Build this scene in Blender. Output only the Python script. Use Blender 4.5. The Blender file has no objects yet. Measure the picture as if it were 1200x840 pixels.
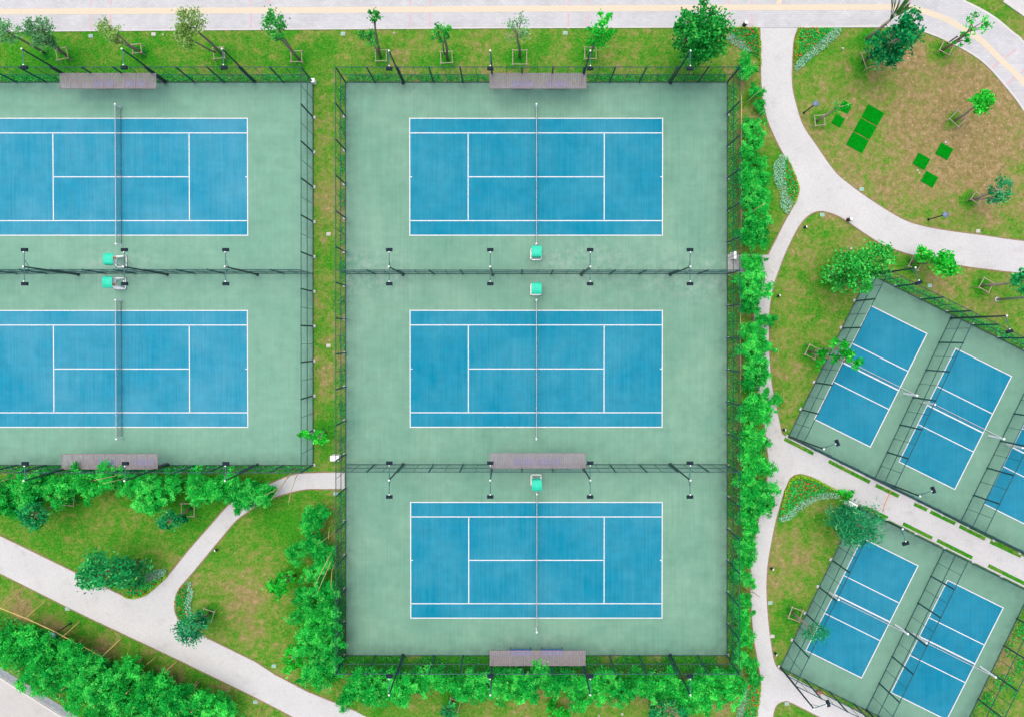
import bpy, math, random
import numpy as np
from mathutils import Vector, Matrix
from mathutils.geometry import tessellate_polygon

rng = np.random.default_rng(7)
random.seed(7)
S = bpy.context.scene
COL = S.collection
PI = math.pi

# ------------------------------------------------------------------ camera
CAM_H, F, PX0, PY0, TILT = 70.0, 869.6, 601.0, 404.0, math.radians(0.6)
cd = bpy.data.cameras.new('camera')
cam = bpy.data.objects.new('camera', cd)
COL.objects.link(cam)
cam.location = (0, 0, CAM_H)
cam.rotation_euler = (-TILT, 0, 0)
cd.sensor_fit = 'HORIZONTAL'
cd.sensor_width = 36.0
cd.lens = F / 1200 * 36
cd.shift_x = -1 / 1200
cd.shift_y = -16 / 1200
cd.clip_end = 3000
S.camera = cam

# ------------------------------------------------------------------ sky and sun
SUN_EL, SUN_AZ = math.radians(76), math.radians(330)
w = bpy.data.worlds.new('World')
S.world = w
w.use_nodes = True
nt = w.node_tree
bg = nt.nodes['Background']
sky = nt.nodes.new('ShaderNodeTexSky')
sky.sky_type = 'NISHITA'
sky.sun_disc = False
sky.sun_elevation = SUN_EL
sky.sun_rotation = SUN_AZ
sky.dust_density = 6.0
sky.air_density = 1.0
sky.ozone_density = 0.6
nt.links.new(sky.outputs[0], bg.inputs[0])
bg.inputs[1].default_value = 0.15
sd = bpy.data.lights.new('sun', 'SUN')
sun = bpy.data.objects.new('sun', sd)
COL.objects.link(sun)
sd.energy = 1.25
sd.angle = math.radians(75)
sd.color = (1.0, 0.965, 0.90)
sun.rotation_euler = (PI / 2 - SUN_EL, 0, PI - SUN_AZ)
S.view_settings.view_transform = 'Standard'
S.view_settings.look = 'None'
S.view_settings.exposure = 0.5
S.view_settings.gamma = 1.0

# ------------------------------------------------------------------ surveying: photo pixel -> point on a level plane
def P(px, py, z=0.0):
    xi = (px - PX0) / F
    yi = -(py - PY0) / F
    dy = -math.sin(TILT) + yi * math.cos(TILT)
    dz = -math.cos(TILT) - yi * math.sin(TILT)
    t = (z - CAM_H) / dz
    return Vector((xi * t, dy * t, z))

def XY(pts, z=0.0):
    return [P(p[0], p[1], z) for p in pts]

# ------------------------------------------------------------------ materials
ALB = 0.76   # keeps paint and stone at real-world reflectance for this exposure
def mat(name, col, rough=0.7, metal=0.0, var=0.0, scale=8.0, bump=0.0, bscale=None, spec=0.3):
    col = tuple(x * ALB for x in col)
    m = bpy.data.materials.new(name)
    m.use_nodes = True
    n, l = m.node_tree.nodes, m.node_tree.links
    b = n['Principled BSDF']
    b.inputs['Roughness'].default_value = rough
    b.inputs['Metallic'].default_value = metal
    b.inputs['Specular IOR Level'].default_value = spec
    b.inputs['Base Color'].default_value = (*col, 1)
    if var or bump:
        tc = n.new('ShaderNodeNewGeometry')
        nz = n.new('ShaderNodeTexNoise')
        nz.inputs['Scale'].default_value = scale
        nz.inputs['Detail'].default_value = 6
        l.new(tc.outputs['Position'], nz.inputs['Vector'])
        if var:
            r = n.new('ShaderNodeMapRange')
            r.inputs['From Min'].default_value = 0.3
            r.inputs['From Max'].default_value = 0.7
            r.inputs['To Min'].default_value = 1 - var
            r.inputs['To Max'].default_value = 1 + var
            l.new(nz.outputs['Fac'], r.inputs['Value'])
            mx = n.new('ShaderNodeVectorMath')
            mx.operation = 'SCALE'
            mx.inputs[0].default_value = col
            l.new(r.outputs[0], mx.inputs['Scale'])
            l.new(mx.outputs[0], b.inputs['Base Color'])
        if bump:
            nb = n.new('ShaderNodeTexNoise')
            nb.inputs['Scale'].default_value = bscale or scale * 4
            nb.inputs['Detail'].default_value = 4
            l.new(tc.outputs['Position'], nb.inputs['Vector'])
            bp = n.new('ShaderNodeBump')
            bp.inputs['Strength'].default_value = bump
            bp.inputs['Distance'].default_value = 0.02
            l.new(nb.outputs['Fac'], bp.inputs['Height'])
            l.new(bp.outputs[0], b.inputs['Normal'])
    return m

class NB:
    """small node-graph helper"""
    def __init__(s, name):
        s.m = bpy.data.materials.new(name)
        s.m.use_nodes = True
        s.n, s.l = s.m.node_tree.nodes, s.m.node_tree.links
        s.b = s.n['Principled BSDF']
        s.pos = s.n.new('ShaderNodeNewGeometry').outputs['Position']
    def vec(s, sx, sy, sz=1.0, rot=0.0, src=None):
        mp = s.n.new('ShaderNodeMapping')
        mp.inputs['Scale'].default_value = (sx, sy, sz)
        mp.inputs['Rotation'].default_value = (0, 0, rot)
        s.l.new(src or s.pos, mp.inputs['Vector'])
        return mp.outputs[0]
    def noise(s, scale, detail=4, rough=0.55, v=None, dist=0.0):
        z = s.n.new('ShaderNodeTexNoise')
        z.inputs['Scale'].default_value = scale
        z.inputs['Detail'].default_value = detail
        z.inputs['Roughness'].default_value = rough
        z.inputs['Distortion'].default_value = dist
        s.l.new(v or s.pos, z.inputs['Vector'])
        return z.outputs['Fac']
    def rng(s, val, a, b, c, d, smooth=False):
        r = s.n.new('ShaderNodeMapRange')
        if smooth:
            r.interpolation_type = 'SMOOTHSTEP'
        for k, x in zip(('From Min', 'From Max', 'To Min', 'To Max'), (a, b, c, d)):
            r.inputs[k].default_value = x
        s.l.new(val, r.inputs['Value'])
        return r.outputs[0]
    def math(s, op, a, b=None):
        q = s.n.new('ShaderNodeMath')
        q.operation = op
        for i, x in enumerate((a, b)):
            if x is None:
                continue
            if isinstance(x, (int, float)):
                q.inputs[i].default_value = x
            else:
                s.l.new(x, q.inputs[i])
        return q.outputs[0]
    def mix(s, fac, a, b, mode='MIX'):
        q = s.n.new('ShaderNodeMix')
        q.data_type = 'RGBA'
        q.blend_type = mode
        if isinstance(fac, (int, float)):
            q.inputs[0].default_value = fac
        else:
            s.l.new(fac, q.inputs[0])
        for i, x in ((6, a), (7, b)):
            if isinstance(x, tuple):
                q.inputs[i].default_value = (*x[:3], 1)
            else:
                s.l.new(x, q.inputs[i])
        return q.outputs[2]
    def scale(s, c, f):
        q = s.n.new('ShaderNodeVectorMath')
        q.operation = 'SCALE'
        if isinstance(c, tuple):
            q.inputs[0].default_value = c[:3]
        else:
            s.l.new(c, q.inputs[0])
        s.l.new(f, q.inputs['Scale'])
        return q.outputs[0]
    def attr(s, name):
        a = s.n.new('ShaderNodeAttribute')
        a.attribute_name = name
        return a.outputs['Fac']
    def bump(s, h, strength=0.3, dist=0.02):
        bp = s.n.new('ShaderNodeBump')
        bp.inputs['Strength'].default_value = strength
        bp.inputs['Distance'].default_value = dist
        s.l.new(h, bp.inputs['Height'])
        s.l.new(bp.outputs[0], s.b.inputs['Normal'])
    def done(s, col, rough=0.8, spec=0.25):
        if isinstance(col, tuple):
            s.b.inputs['Base Color'].default_value = (*col, 1)
        else:
            s.l.new(col, s.b.inputs['Base Color'])
        s.b.inputs['Roughness'].default_value = rough
        s.b.inputs['Specular IOR Level'].default_value = spec
        return s.m

def lawn_mat():
    s = NB('lawn_grass')
    dry = s.attr('dry')
    n0 = s.noise(0.16, 4, 0.6)
    n1 = s.noise(0.55, 5, 0.6, None, .6)
    n2 = s.noise(1.7, 5, 0.62, None, .4)
    n3 = s.noise(5.5, 5, 0.65)
    n4 = s.noise(26, 3, 0.7)
    f = s.math('ADD', dry, s.rng(n0, .32, .68, -.16, .16))
    f = s.math('ADD', f, s.rng(n1, .3, .7, -.26, .26))
    f = s.math('ADD', f, s.rng(n2, .3, .7, -.21, .21))
    f = s.math('ADD', f, s.rng(n3, .3, .7, -.20, .20))
    k = s.rng(f, 0.0, 1.0, 0, 1, True)
    green = s.mix(s.rng(n3, .35, .65, 0, 1), C['grass_a'], C['grass_b'])
    green = s.mix(s.rng(f, -.15, -.6, 0, .85), green, C['grass_lush'])
    mid = C['grass_mid']
    straw = s.mix(s.rng(n2, .35, .65, 0, 1), C['straw_a'], C['straw_b'])
    c = s.mix(s.rng(k, .0, .5, 0, 1), green, mid)
    c = s.mix(s.rng(k, .45, 1.0, 0, 1), c, straw)
    pale = s.math('MULTIPLY', s.rng(s.noise(4.4, 4, 0.7), .58, .68, 0, .85), s.rng(f, .55, 1.05, 0, 1))
    c = s.mix(pale, c, C['straw_c'])
    c = s.scale(c, s.rng(n4, .25, .75, .78, 1.22))
    c = s.scale(c, s.rng(s.noise(3.1, 5, .7), .3, .7, .80, 1.2))
    s.bump(n4, 0.5, 0.04)
    return s.done(c, 0.95, 0.03)

def court_mat(name, col, fade, fadeamt, edge=True, rot=0.0):
    col, fade = tuple(x * ALB for x in col), tuple(x * ALB for x in fade)
    s = NB(name)
    big = s.noise(0.16, 5, 0.6)
    mid = s.noise(0.9, 5, 0.6)
    streak = s.noise(1.0, 4, 0.6, s.vec(5.5, 0.15, 1, rot))
    streak2 = s.noise(1.0, 3, 0.6, s.vec(0.15, 2.2, 1, rot))
    fine = s.noise(40, 3, 0.7)
    k = s.math('ADD', s.rng(big, .35, .65, 0, .7), s.rng(streak, .3, .7, -.05, .42))
    k = s.math('MULTIPLY', k, fadeamt)
    c = s.mix(k, col, fade)
    c = s.scale(c, s.rng(mid, .3, .7, .92, 1.07))
    c = s.scale(c, s.rng(streak2, .3, .7, .975, 1.025))
    c = s.scale(c, s.rng(fine, .3, .7, .93, 1.07))
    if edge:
        g = s.math('MULTIPLY', s.attr('grime_shade'), s.rng(s.noise(0.8, 6, 0.7), .35, .7, 0.15, 1.0))
        c = s.mix(s.math('MULTIPLY', g, 0.6), c, (0.045, 0.085, 0.075))  # edge dirt plus contact shade of the fences, painted into the colour
        pale = s.math('MULTIPLY', s.attr('pale'), s.rng(s.noise(1.4, 6, 0.7), .42, .6, 0, .2))
        c = s.mix(pale, c, (0.40, 0.45, 0.42))
    return s.done(c, 0.85, 0.02)

def paver_mat():
    s = NB('granite_pavers')
    bt = s.n.new('ShaderNodeTexBrick')
    bt.inputs['Scale'].default_value = 1.0
    bt.inputs['Brick Width'].default_value = 0.4
    bt.inputs['Row Height'].default_value = 0.2
    bt.inputs['Mortar Size'].default_value = 0.012
    bt.inputs['Mortar Smooth'].default_value = 0.4
    bt.inputs['Color1'].default_value = (*C['paver_a'], 1)
    bt.inputs['Color2'].default_value = (*C['paver_b'], 1)
    bt.inputs['Mortar'].default_value = (*C['paver_m'], 1)
    s.l.new(s.pos, bt.inputs['Vector'])
    c = s.scale(bt.outputs['Color'], s.rng(s.noise(0.5, 5, .6), .3, .7, .90, 1.08))
    c = s.scale(c, s.rng(s.noise(18, 3, .7), .3, .7, .9, 1.1))
    return s.done(c, 0.8, 0.25)

def concrete_mat(name, col, dirt=0.35):
    col = tuple(x * ALB for x in col)
    s = NB(name)
    d = s.math('MULTIPLY', s.rng(s.noise(0.7, 6, .7), .52, .72, 0, 1), s.rng(s.noise(7, 5, .75), .42, .6, 0, 1))
    c = s.mix(s.math('MULTIPLY', d, dirt), col, (0.20, 0.20, 0.18))
    c = s.scale(c, s.rng(s.noise(0.35, 4, .6), .3, .7, .93, 1.05))
    c = s.scale(c, s.rng(s.noise(7, 5, .8), .3, .7, .86, 1.12))
    return s.done(c, 0.85, 0.2)

def leaf_mat(name, dark, light, trans=0.35):
    s = NB(name)
    t = s.attr('tint')
    c = s.mix(s.rng(t, 0, .75, 0, 1), dark, light)
    tip = tuple(min(.85, x * .75 + y) for x, y in zip(light, (.20, .32, .10)))
    c = s.mix(s.rng(t, .72, 1.0, 0, .8), c, tip)
    oi = s.n.new('ShaderNodeObjectInfo')
    c = s.scale(c, s.rng(oi.outputs['Random'], 0, 1, .82, 1.16))
    c = s.mix(s.math('MULTIPLY', oi.outputs['Random'], .06), c, (.20, .40, .02))
    m = s.done(c, 0.6, 0.06)
    tr = s.n.new('ShaderNodeBsdfTranslucent')
    s.l.new(s.scale(c, s.rng(t, 0, 1, 1.1, 1.1)), tr.inputs['Color'])
    ms = s.n.new('ShaderNodeMixShader')
    ms.inputs[0].default_value = trans
    s.l.new(s.b.outputs[0], ms.inputs[1])
    s.l.new(tr.outputs[0], ms.inputs[2])
    out = [x for x in s.n if x.type == 'OUTPUT_MATERIAL'][0]
    s.l.new(ms.outputs[0], out.inputs['Surface'])
    return m

C = dict(
    grass_a=(.012, .160, .008), grass_b=(.052, .232, .014), grass_lush=(.002, .105, .014), grass_mid=(.122, .208, .030),
    straw_a=(.170, .142, .050), straw_b=(.270, .200, .100), straw_c=(.50, .41, .28),
    paver_a=(.375, .388, .408), paver_b=(.42, .428, .444), paver_m=(.29, .30, .315),
)
M = {}
M['lawn'] = lawn_mat()
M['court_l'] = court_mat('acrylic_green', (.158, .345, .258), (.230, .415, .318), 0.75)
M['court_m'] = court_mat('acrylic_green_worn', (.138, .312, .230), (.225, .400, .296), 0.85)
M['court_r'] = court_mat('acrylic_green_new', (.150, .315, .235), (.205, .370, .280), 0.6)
M['blue_l'] = court_mat('acrylic_blue_faded', (.008, .245, .385), (.085, .325, .450), 0.85, False)
M['blue_m'] = court_mat('acrylic_blue', (.000, .215, .342), (.050, .285, .400), 0.9, False)
M['blue_r'] = court_mat('acrylic_blue_fresh', (.006, .205, .335), (.040, .260, .380), 0.8, False, math.radians(63))
M['line'] = mat('white_line_paint', (.74, .75, .77), .7, var=.06, scale=3)
M['paver'] = paver_mat()
M['path'] = concrete_mat('washed_concrete', (.575, .582, .592), .8)
M['path_old'] = concrete_mat('old_mottled_concrete', (.555, .56, .565), 1.0)
M['kerb'] = concrete_mat('kerb_stone', (.62, .61, .60), .3)
M['tactile'] = mat('tactile_tile', (.66, .58, .45), .8, var=.08, scale=14, bump=.5, bscale=60)
M['pink'] = mat('pink_granite', (.58, .43, .45), .8, var=.08, scale=10)
M['road'] = concrete_mat('road_concrete', (.52, .515, .505), .7)
M['drain'] = mat('grey_drain_slab', (.26, .30, .32), .8, var=.2, scale=5)
M['steel'] = mat('dark_green_steel', (.016, .085, .095), .45, var=.15, scale=6)
M['pole'] = mat('pole_paint', (.012, .040, .045), .4, var=.1, scale=5)
M['arm'] = mat('arm_paint', (.05, .16, .17), .4)
M['wire'] = mat('green_pvc_wire', (.020, .090, .080), .5)
M['lamp_box'] = mat('black_lamp_housing', (.012, .026, .040), .7, spec=.1)
M['glass'] = mat('lamp_glass', (.10, .12, .14), .1, spec=.6)
M['white'] = mat('white_enamel', (1.08, 1.08, 1.08), .4, var=.05, scale=4)
M['galv'] = mat('galvanised_steel', (.48, .50, .52), .4, metal=.4, var=.1)
M['net'] = mat('black_net_cord', (.015, .035, .04), .8)
M['webbing'] = mat('white_webbing', (.62, .64, .68), .8)
M['mint'] = mat('mint_canvas', (.02, .60, .40), .55, var=.12, scale=5)
M['orange'] = mat('orange_plastic', (.85, .24, .02), .5)
M['seat_blue'] = mat('blue_plastic_seat', (.02, .16, .62), .4)
M['wood'] = mat('weathered_timber', (.52, .40, .31), .8, var=.25, scale=14)
M['bark'] = mat('bark', (.33, .255, .20), .9, var=.35, scale=9, bump=.6)
M['bark_pale'] = mat('pale_bark', (.46, .37, .30), .9, var=.3, scale=9, bump=.5)
M['culm'] = mat('bamboo_culm', (.46, .36, .15), .5, var=.25, scale=3)
M['bamboo_pole'] = mat('dry_bamboo_pole', (.66, .48, .17), .55, var=.15, scale=4)
M['concrete'] = concrete_mat('cast_concrete', (.58, .60, .60), .4)
M['cover'] = mat('composite_cover', (.26, .50, .42), .7, var=.2, scale=9)
M['turf'] = mat('plastic_turf', (.001, .25, .008), 1.0, var=.22, scale=9, bump=.6, spec=.02)
M['stone'] = mat('pale_stone', (.55, .53, .50), .8, var=.15, scale=8)
M['soil'] = mat('bare_soil', (.27, .19, .11), .95, var=.3, scale=6)
M['bin_dark'] = mat('bin_shell', (.05, .035, .035), .4)
M['lamp_disc'] = mat('blue_grey_lamp_disc', (.15, .22, .36), .35)
M['red'] = mat('red_plastic', (.60, .06, .03), .5)
M['brick'] = mat('red_brick', (.48, .20, .14), .85, var=.2)
M['yellow'] = mat('yellow_paint', (.72, .46, .03), .5)
M['leaf_bamboo'] = leaf_mat('bamboo_leaves', (.001, .170, .018), (.012, .660, .085))
M['leaf_dark'] = leaf_mat('dark_glossy_leaves', (.001, .110, .035), (.006, .430, .120), .3)
M['leaf_mid'] = leaf_mat('mid_green_leaves', (.003, .150, .020), (.040, .480, .070))
M['leaf_green'] = leaf_mat('full_green_leaves', (.003, .150, .018), (.025, .520, .070), .3)
M['leaf_bright'] = leaf_mat('bright_green_leaves', (.002, .240, .012), (.020, .680, .050))
M['leaf_lime'] = leaf_mat('yellow_green_leaves', (.120, .260, .050), (.340, .540, .150))
M['leaf_teal'] = leaf_mat('blue_green_leaves', (.002, .140, .055), (.018, .430, .170), .3)
M['leaf_grey'] = leaf_mat('grey_green_leaves', (.055, .230, .080), (.210, .500, .220))
M['leaf_silver'] = leaf_mat('silver_leaves', (.100, .330, .220), (.330, .600, .480), .2)
M['leaf_hedge'] = leaf_mat('hedge_leaves', (.002, .130, .022), (.016, .600, .110), .3)
M['leaf_edge'] = leaf_mat('lime_edging_leaves', (.130, .330, .005), (.330, .560, .020))
M['flower'] = leaf_mat('red_petals', (.40, .012, .008), (.62, .06, .03), .1)

# translucent roof sheet
_s = NB('polycarbonate_sheet')
_c = _s.scale((.34, .30, .325), _s.rng(_s.noise(2.5, 6, .7), .3, .7, .9, 1.1))
M['poly'] = _s.done(_c, .5, .3)
_t = _s.n.new('ShaderNodeBsdfTransparent')
_t.inputs[0].default_value = (.62, .62, .72, 1)
_x = _s.n.new('ShaderNodeMixShader')
_x.inputs[0].default_value = .52
_s.l.new(_s.b.outputs[0], _x.inputs[1])
_s.l.new(_t.outputs[0], _x.inputs[2])
_s.l.new(_x.outputs[0], [q for q in _s.n if q.type == 'OUTPUT_MATERIAL'][0].inputs['Surface'])

# ------------------------------------------------------------------ mesh helpers
class MB:
    def __init__(s):
        s.v, s.f = [], []
    def add(s, vs, fs):
        o = len(s.v)
        s.v += [tuple(x) for x in vs]
        s.f += [tuple(i + o for i in f) for f in fs]
        return s
    def box(s, c, d, rz=0.0):
        hx, hy, hz = d[0] / 2, d[1] / 2, d[2] / 2
        ca, sa = math.cos(rz), math.sin(rz)
        vs = []
        for z in (-hz, hz):
            for x, y in ((-hx, -hy), (hx, -hy), (hx, hy), (-hx, hy)):
                vs.append((c[0] + x * ca - y * sa, c[1] + x * sa + y * ca, c[2] + z))
        return s.add(vs, [(3, 2, 1, 0), (4, 5, 6, 7), (0, 1, 5, 4), (1, 2, 6, 5), (2, 3, 7, 6), (3, 0, 4, 7)])
    def tube(s, pts, r, n=6, cap=True):
        pts = [Vector(p) for p in pts]
        k = len(pts)
        rs = r if isinstance(r, (list, tuple)) else [r] * k
        d0 = (pts[1] - pts[0]).normalized()
        u = d0.orthogonal().normalized()
        vs, fs = [], []
        for i, p in enumerate(pts):
            d = (pts[min(i + 1, k - 1)] - pts[max(i - 1, 0)]).normalized()
            u = (u - d * u.dot(d)).normalized()
            q = d.cross(u)
            for j in range(n):
                a = 2 * PI * j / n
                vs.append(p + (u * math.cos(a) + q * math.sin(a)) * rs[i])
        for i in range(k - 1):
            for j in range(n):
                a, b = i * n + j, i * n + (j + 1) % n
                fs.append((a, b, b + n, a + n))
        if cap:
            fs.append(tuple(range(n - 1, -1, -1)))
            fs.append(tuple((k - 1) * n + j for j in range(n)))
        return s.add(vs, fs)
    def lathe(s, prof, n=12, c=(0, 0, 0)):
        vs, fs = [], []
        for r, z in prof:
            for j in range(n):
                a = 2 * PI * j / n
                vs.append((c[0] + r * math.cos(a), c[1] + r * math.sin(a), c[2] + z))
        for i in range(len(prof) - 1):
            for j in range(n):
                a, b = i * n + j, i * n + (j + 1) % n
                fs.append((a, b, b + n, a + n))
        fs.append(tuple(range(n - 1, -1, -1)))
        fs.append(tuple((len(prof) - 1) * n + j for j in range(n)))
        return s.add(vs, fs)
    def prism(s, pts, z0, z1):
        """vertical prism of an arbitrary polygon (counter-clockwise or not)"""
        a = sum(pts[i][0] * pts[(i + 1) % len(pts)][1] - pts[(i + 1) % len(pts)][0] * pts[i][1] for i in range(len(pts)))
        if a < 0:
            pts = pts[::-1]
        n = len(pts)
        vs = [(p[0], p[1], z1) for p in pts] + [(p[0], p[1], z0) for p in pts]
        tri = tessellate_polygon([[Vector((p[0], p[1], 0)) for p in pts]])
        fs = []
        for t in tri:
            q = [Vector(vs[i]) for i in t]
            up = (q[1] - q[0]).cross(q[2] - q[0]).z > 0
            fs.append(tuple(t) if up else tuple(reversed(t)))
        for i in range(n):
            j = (i + 1) % n
            fs.append((i, i + n, j + n, j))
        return s.add(vs, fs)
    def ribbon(s, pts, wd, z0, z1):
        L, R = [], []
        k = len(pts)
        for i in range(k):
            d = (Vector(pts[min(i + 1, k - 1)][:2]) - Vector(pts[max(i - 1, 0)][:2])).normalized()
            nn = Vector((-d.y, d.x)) * wd / 2
            L.append((pts[i][0] + nn.x, pts[i][1] + nn.y))
            R.append((pts[i][0] - nn.x, pts[i][1] - nn.y))
        for i in range(k - 1):
            q = [R[i], R[i + 1], L[i + 1], L[i]]
            vs = [(*p, z0) for p in q] + [(*p, z1) for p in q]
            fs = [(4, 5, 6, 7), (0, 1, 5, 4), (2, 3, 7, 6)]
            if i == 0:
                fs.append((3, 0, 4, 7))
            if i == k - 2:
                fs.append((1, 2, 6, 5))
            s.add(vs, fs)
        return s
    def mesh(s, name, m, smooth=False):
        me = bpy.data.meshes.new(name)
        me.from_pydata(s.v, [], s.f)
        me.materials.append(m)
        if smooth:
            me.polygons.foreach_set('use_smooth', [True] * len(me.polygons))
        me.update()
        return me
    def build(s, name, m, parent=None, smooth=False):
        return link(name, s.mesh(name, m, smooth), parent)

def link(name, me, parent=None, loc=None, rz=0.0):
    o = bpy.data.objects.new(name, me)
    COL.objects.link(o)
    if parent is not None:
        o.parent = parent
    if loc is not None:
        o.location = loc
    if rz:
        o.rotation_euler = (0, 0, rz)
    return o

def np_mesh(name, V, Fq, m, attrs=None):
    me = bpy.data.meshes.new(name)
    V = np.asarray(V, np.float32)
    Fq = np.asarray(Fq, np.int32)
    n, k = Fq.shape
    me.vertices.add(len(V))
    me.vertices.foreach_set('co', V.ravel())
    me.loops.add(n * k)
    me.loops.foreach_set('vertex_index', Fq.ravel())
    me.polygons.add(n)
    me.polygons.foreach_set('loop_start', np.arange(0, n * k, k, dtype=np.int32))
    for a, val in (attrs or {}).items():
        at = me.attributes.new(a, 'FLOAT', 'POINT')
        at.data.foreach_set('value', np.asarray(val, np.float32))
    me.materials.append(m)
    me.update(calc_edges=True)
    return me

def tag(o, label, cat, group=None, kind=None):
    o['label'] = label
    o['category'] = cat
    if group:
        o['group'] = group
    if kind:
        o['kind'] = kind
    return o

def empty(name, loc, label, cat, group=None, rz=0.0):
    o = bpy.data.objects.new(name, None)
    o.empty_display_size = .3
    COL.objects.link(o)
    o.location = loc
    o.rotation_euler = (0, 0, rz)
    return tag(o, label, cat, group)

KIDS = {}
def kids(o):
    return [c for c in o.children]

def copy_tree(o, parent=None):
    c = o.copy()
    COL.objects.link(c)
    c.parent = parent
    for ch in list(o.children):
        copy_tree(ch, c)
    return c

def struct(name, mb_or_mesh, m, label, cat):
    me = mb_or_mesh.mesh(name, m) if isinstance(mb_or_mesh, MB) else mb_or_mesh
    o = link(name, me)
    return tag(o, label, cat, None, 'structure')

ORD = ['first', 'second', 'third', 'fourth', 'fifth', 'sixth', 'seventh', 'eighth', 'ninth', 'tenth', 'eleventh', 'twelfth', 'thirteenth',
       'fourteenth', 'fifteenth', 'sixteenth', 'seventeenth', 'eighteenth', 'nineteenth', 'twentieth', 'twenty-first', 'twenty-second',
       'twenty-third', 'twenty-fourth', 'twenty-fifth', 'twenty-sixth', 'twenty-seventh', 'twenty-eighth', 'twenty-ninth', 'thirtieth',
       'thirty-first', 'thirty-second', 'thirty-third', 'thirty-fourth', 'thirty-fifth', 'thirty-sixth', 'thirty-seventh', 'thirty-eighth',
       'thirty-ninth', 'fortieth', 'forty-first', 'forty-second', 'forty-third', 'forty-fourth', 'forty-fifth']

def smooth(pts, n=6):
    """Catmull-Rom through the points"""
    out = []
    k = len(pts)
    for i in range(k - 1):
        p0, p1, p2, p3 = pts[max(i - 1, 0)], pts[i], pts[i + 1], pts[min(i + 2, k - 1)]
        for j in range(n):
            t = j / n
            out.append(tuple(.5 * ((2 * p1[a]) + (-p0[a] + p2[a]) * t + (2 * p0[a] - 5 * p1[a] + 4 * p2[a] - p3[a]) * t * t
                                   + (-p0[a] + 3 * p1[a] - 3 * p2[a] + p3[a]) * t ** 3) for a in (0, 1)))
    out.append(tuple(pts[-1]))
    return out

def inside(poly, X, Y):
    poly = [(p[0], p[1]) for p in poly]
    r = np.zeros(len(X), bool)
    n = len(poly)
    j = n - 1
    for i in range(n):
        xi, yi = poly[i]
        xj, yj = poly[j]
        c = ((yi > Y) != (yj > Y)) & (X < (xj - xi) * (Y - yi) / (yj - yi + 1e-12) + xi)
        r ^= c
        j = i
    return r

# ------------------------------------------------------------------ outlines (photo pixels)
main_left = [(891, 33), (891.5, 60), (892, 90), (894, 117), (900.7, 144), (915.4, 176), (928, 196), (936, 217), (936, 228), (928, 246), (919, 262),
             (910, 280), (901, 298), (893, 318), (887, 340), (884, 363), (883, 400), (885, 440), (889, 465), (894, 486), (898.6, 520), (900.6, 548),
             (897, 571), (888, 615), (881, 650), (879.7, 695), (883, 743), (888, 774), (891.7, 802), (886, 840), (878, 870), (862, 960)]
corner_sw = [(886, 960), (904, 870), (905, 845), (909, 827), (918.7, 821), (928, 823), (962, 840), (1010, 863)]
low_right = [(914, 785), (907, 774), (901, 736), (898, 695), (899, 664), (904, 633), (910.7, 602), (917, 580), (925, 561), (937, 555), (957, 561), (982, 576), (1000, 588)]
up_right = [(923.5, 512.5), (916, 508), (908.6, 471), (904, 449), (901, 406), (901, 371), (903, 351), (906.7, 333), (913, 315), (920, 297), (928, 280),
            (937, 264), (947, 253), (960, 247.5), (977, 251), (992, 259), (1017, 276), (1037, 287.5), (1070, 299), (1125, 311), (1162, 316), (1200, 320), (1320, 328)]
ring_in = [(1320, 296), (1200, 283), (1150, 276), (1112, 271), (1080, 265), (1055, 256), (1017, 232.5), (987, 210), (975, 197.5), (957.5, 172.5), (941, 147.5),
           (932.5, 122), (928, 100), (928, 75), (930, 47.5), (935, 33)]
MAIN = (smooth(main_left) + smooth(corner_sw) + [(1110, 886), (1060, 862.5)] + smooth(low_right) + [(1040, 608), (1200, 687.5), (1330, 751)]
        + [(1330, 717), (1200, 652), (1025, 561)] + smooth(up_right) + smooth(ring_in))
GATE = [(852, 298.5), (903, 299), (895, 320), (852, 319.5)]
L_up = [(-60, 600), (5, 630), (85, 669), (140, 696), (155, 701), (170, 697.5), (185, 686), (197.5, 674), (220, 646), (248, 614), (270, 590), (292, 578),
        (318, 566), (336, 558.5), (350, 555), (368, 553.8), (404, 553.4)]
L_dn = [(404, 572.4), (380, 572.4), (356, 573), (328, 580), (308, 588), (292, 598), (276, 610), (259, 630), (225, 671), (209, 690), (204.5, 705), (206, 720), (216, 732), (240, 746)]
LEFT = (smooth(L_up) + smooth(L_dn) + [(300, 775.5), (322, 790), (360, 810), (417, 833), (640, 948), (524, 935), (345, 840), (300, 816.5), (200, 768), (100, 721), (0, 671), (-60, 641)])
plaza_lo = [(-150, 39.5), (0, 38), (300, 35.8), (600, 33.8), (890, 32.8), (1000, 32.4), (1040, 32.2)]
plaza_rt = [(1040, 32.2), (1065, 33.8), (1085, 39), (1117, 52.5), (1150, 72.5), (1175, 99), (1200, 132), (1240, 200)]
plaza_up = [(1290, 180), (1235, 95), (1200, 49), (1187, 37.5), (1162, 17.5), (1129, 0), (1085, -20), (1040, -30)]
PLAZA = plaza_lo[:-1] + smooth(plaza_rt) + smooth(plaza_up) + [(-150, -30)]
ROAD_NE = [(1170, -5), (1176, 0), (1200, 17), (1240, 48), (1330, 130), (1330, -60), (1080, -60)]
ROAD_SW = [(-80, 735), (0, 788), (92, 846), (130, 872), (-80, 872)]
LCOURT = [(-84, 97), (367, 97), (367, 544.5), (-84, 544.5)]
MCOURT = [(405, 97), (852, 97), (851.5, 767), (405.5, 767)]
bay = (100.6, 49.9)
UC = [(1018, 321), (923.5, 511.5), (923.5 + 3 * bay[0], 511.5 + 3 * bay[1]), (1018 + 3 * bay[0], 321 + 3 * bay[1])]
LC = [(1005, 593), (914, 781), (914 + 2 * bay[0], 781 + 2 * bay[1]), (1005 + 2 * bay[0], 593 + 2 * bay[1])]
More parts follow.
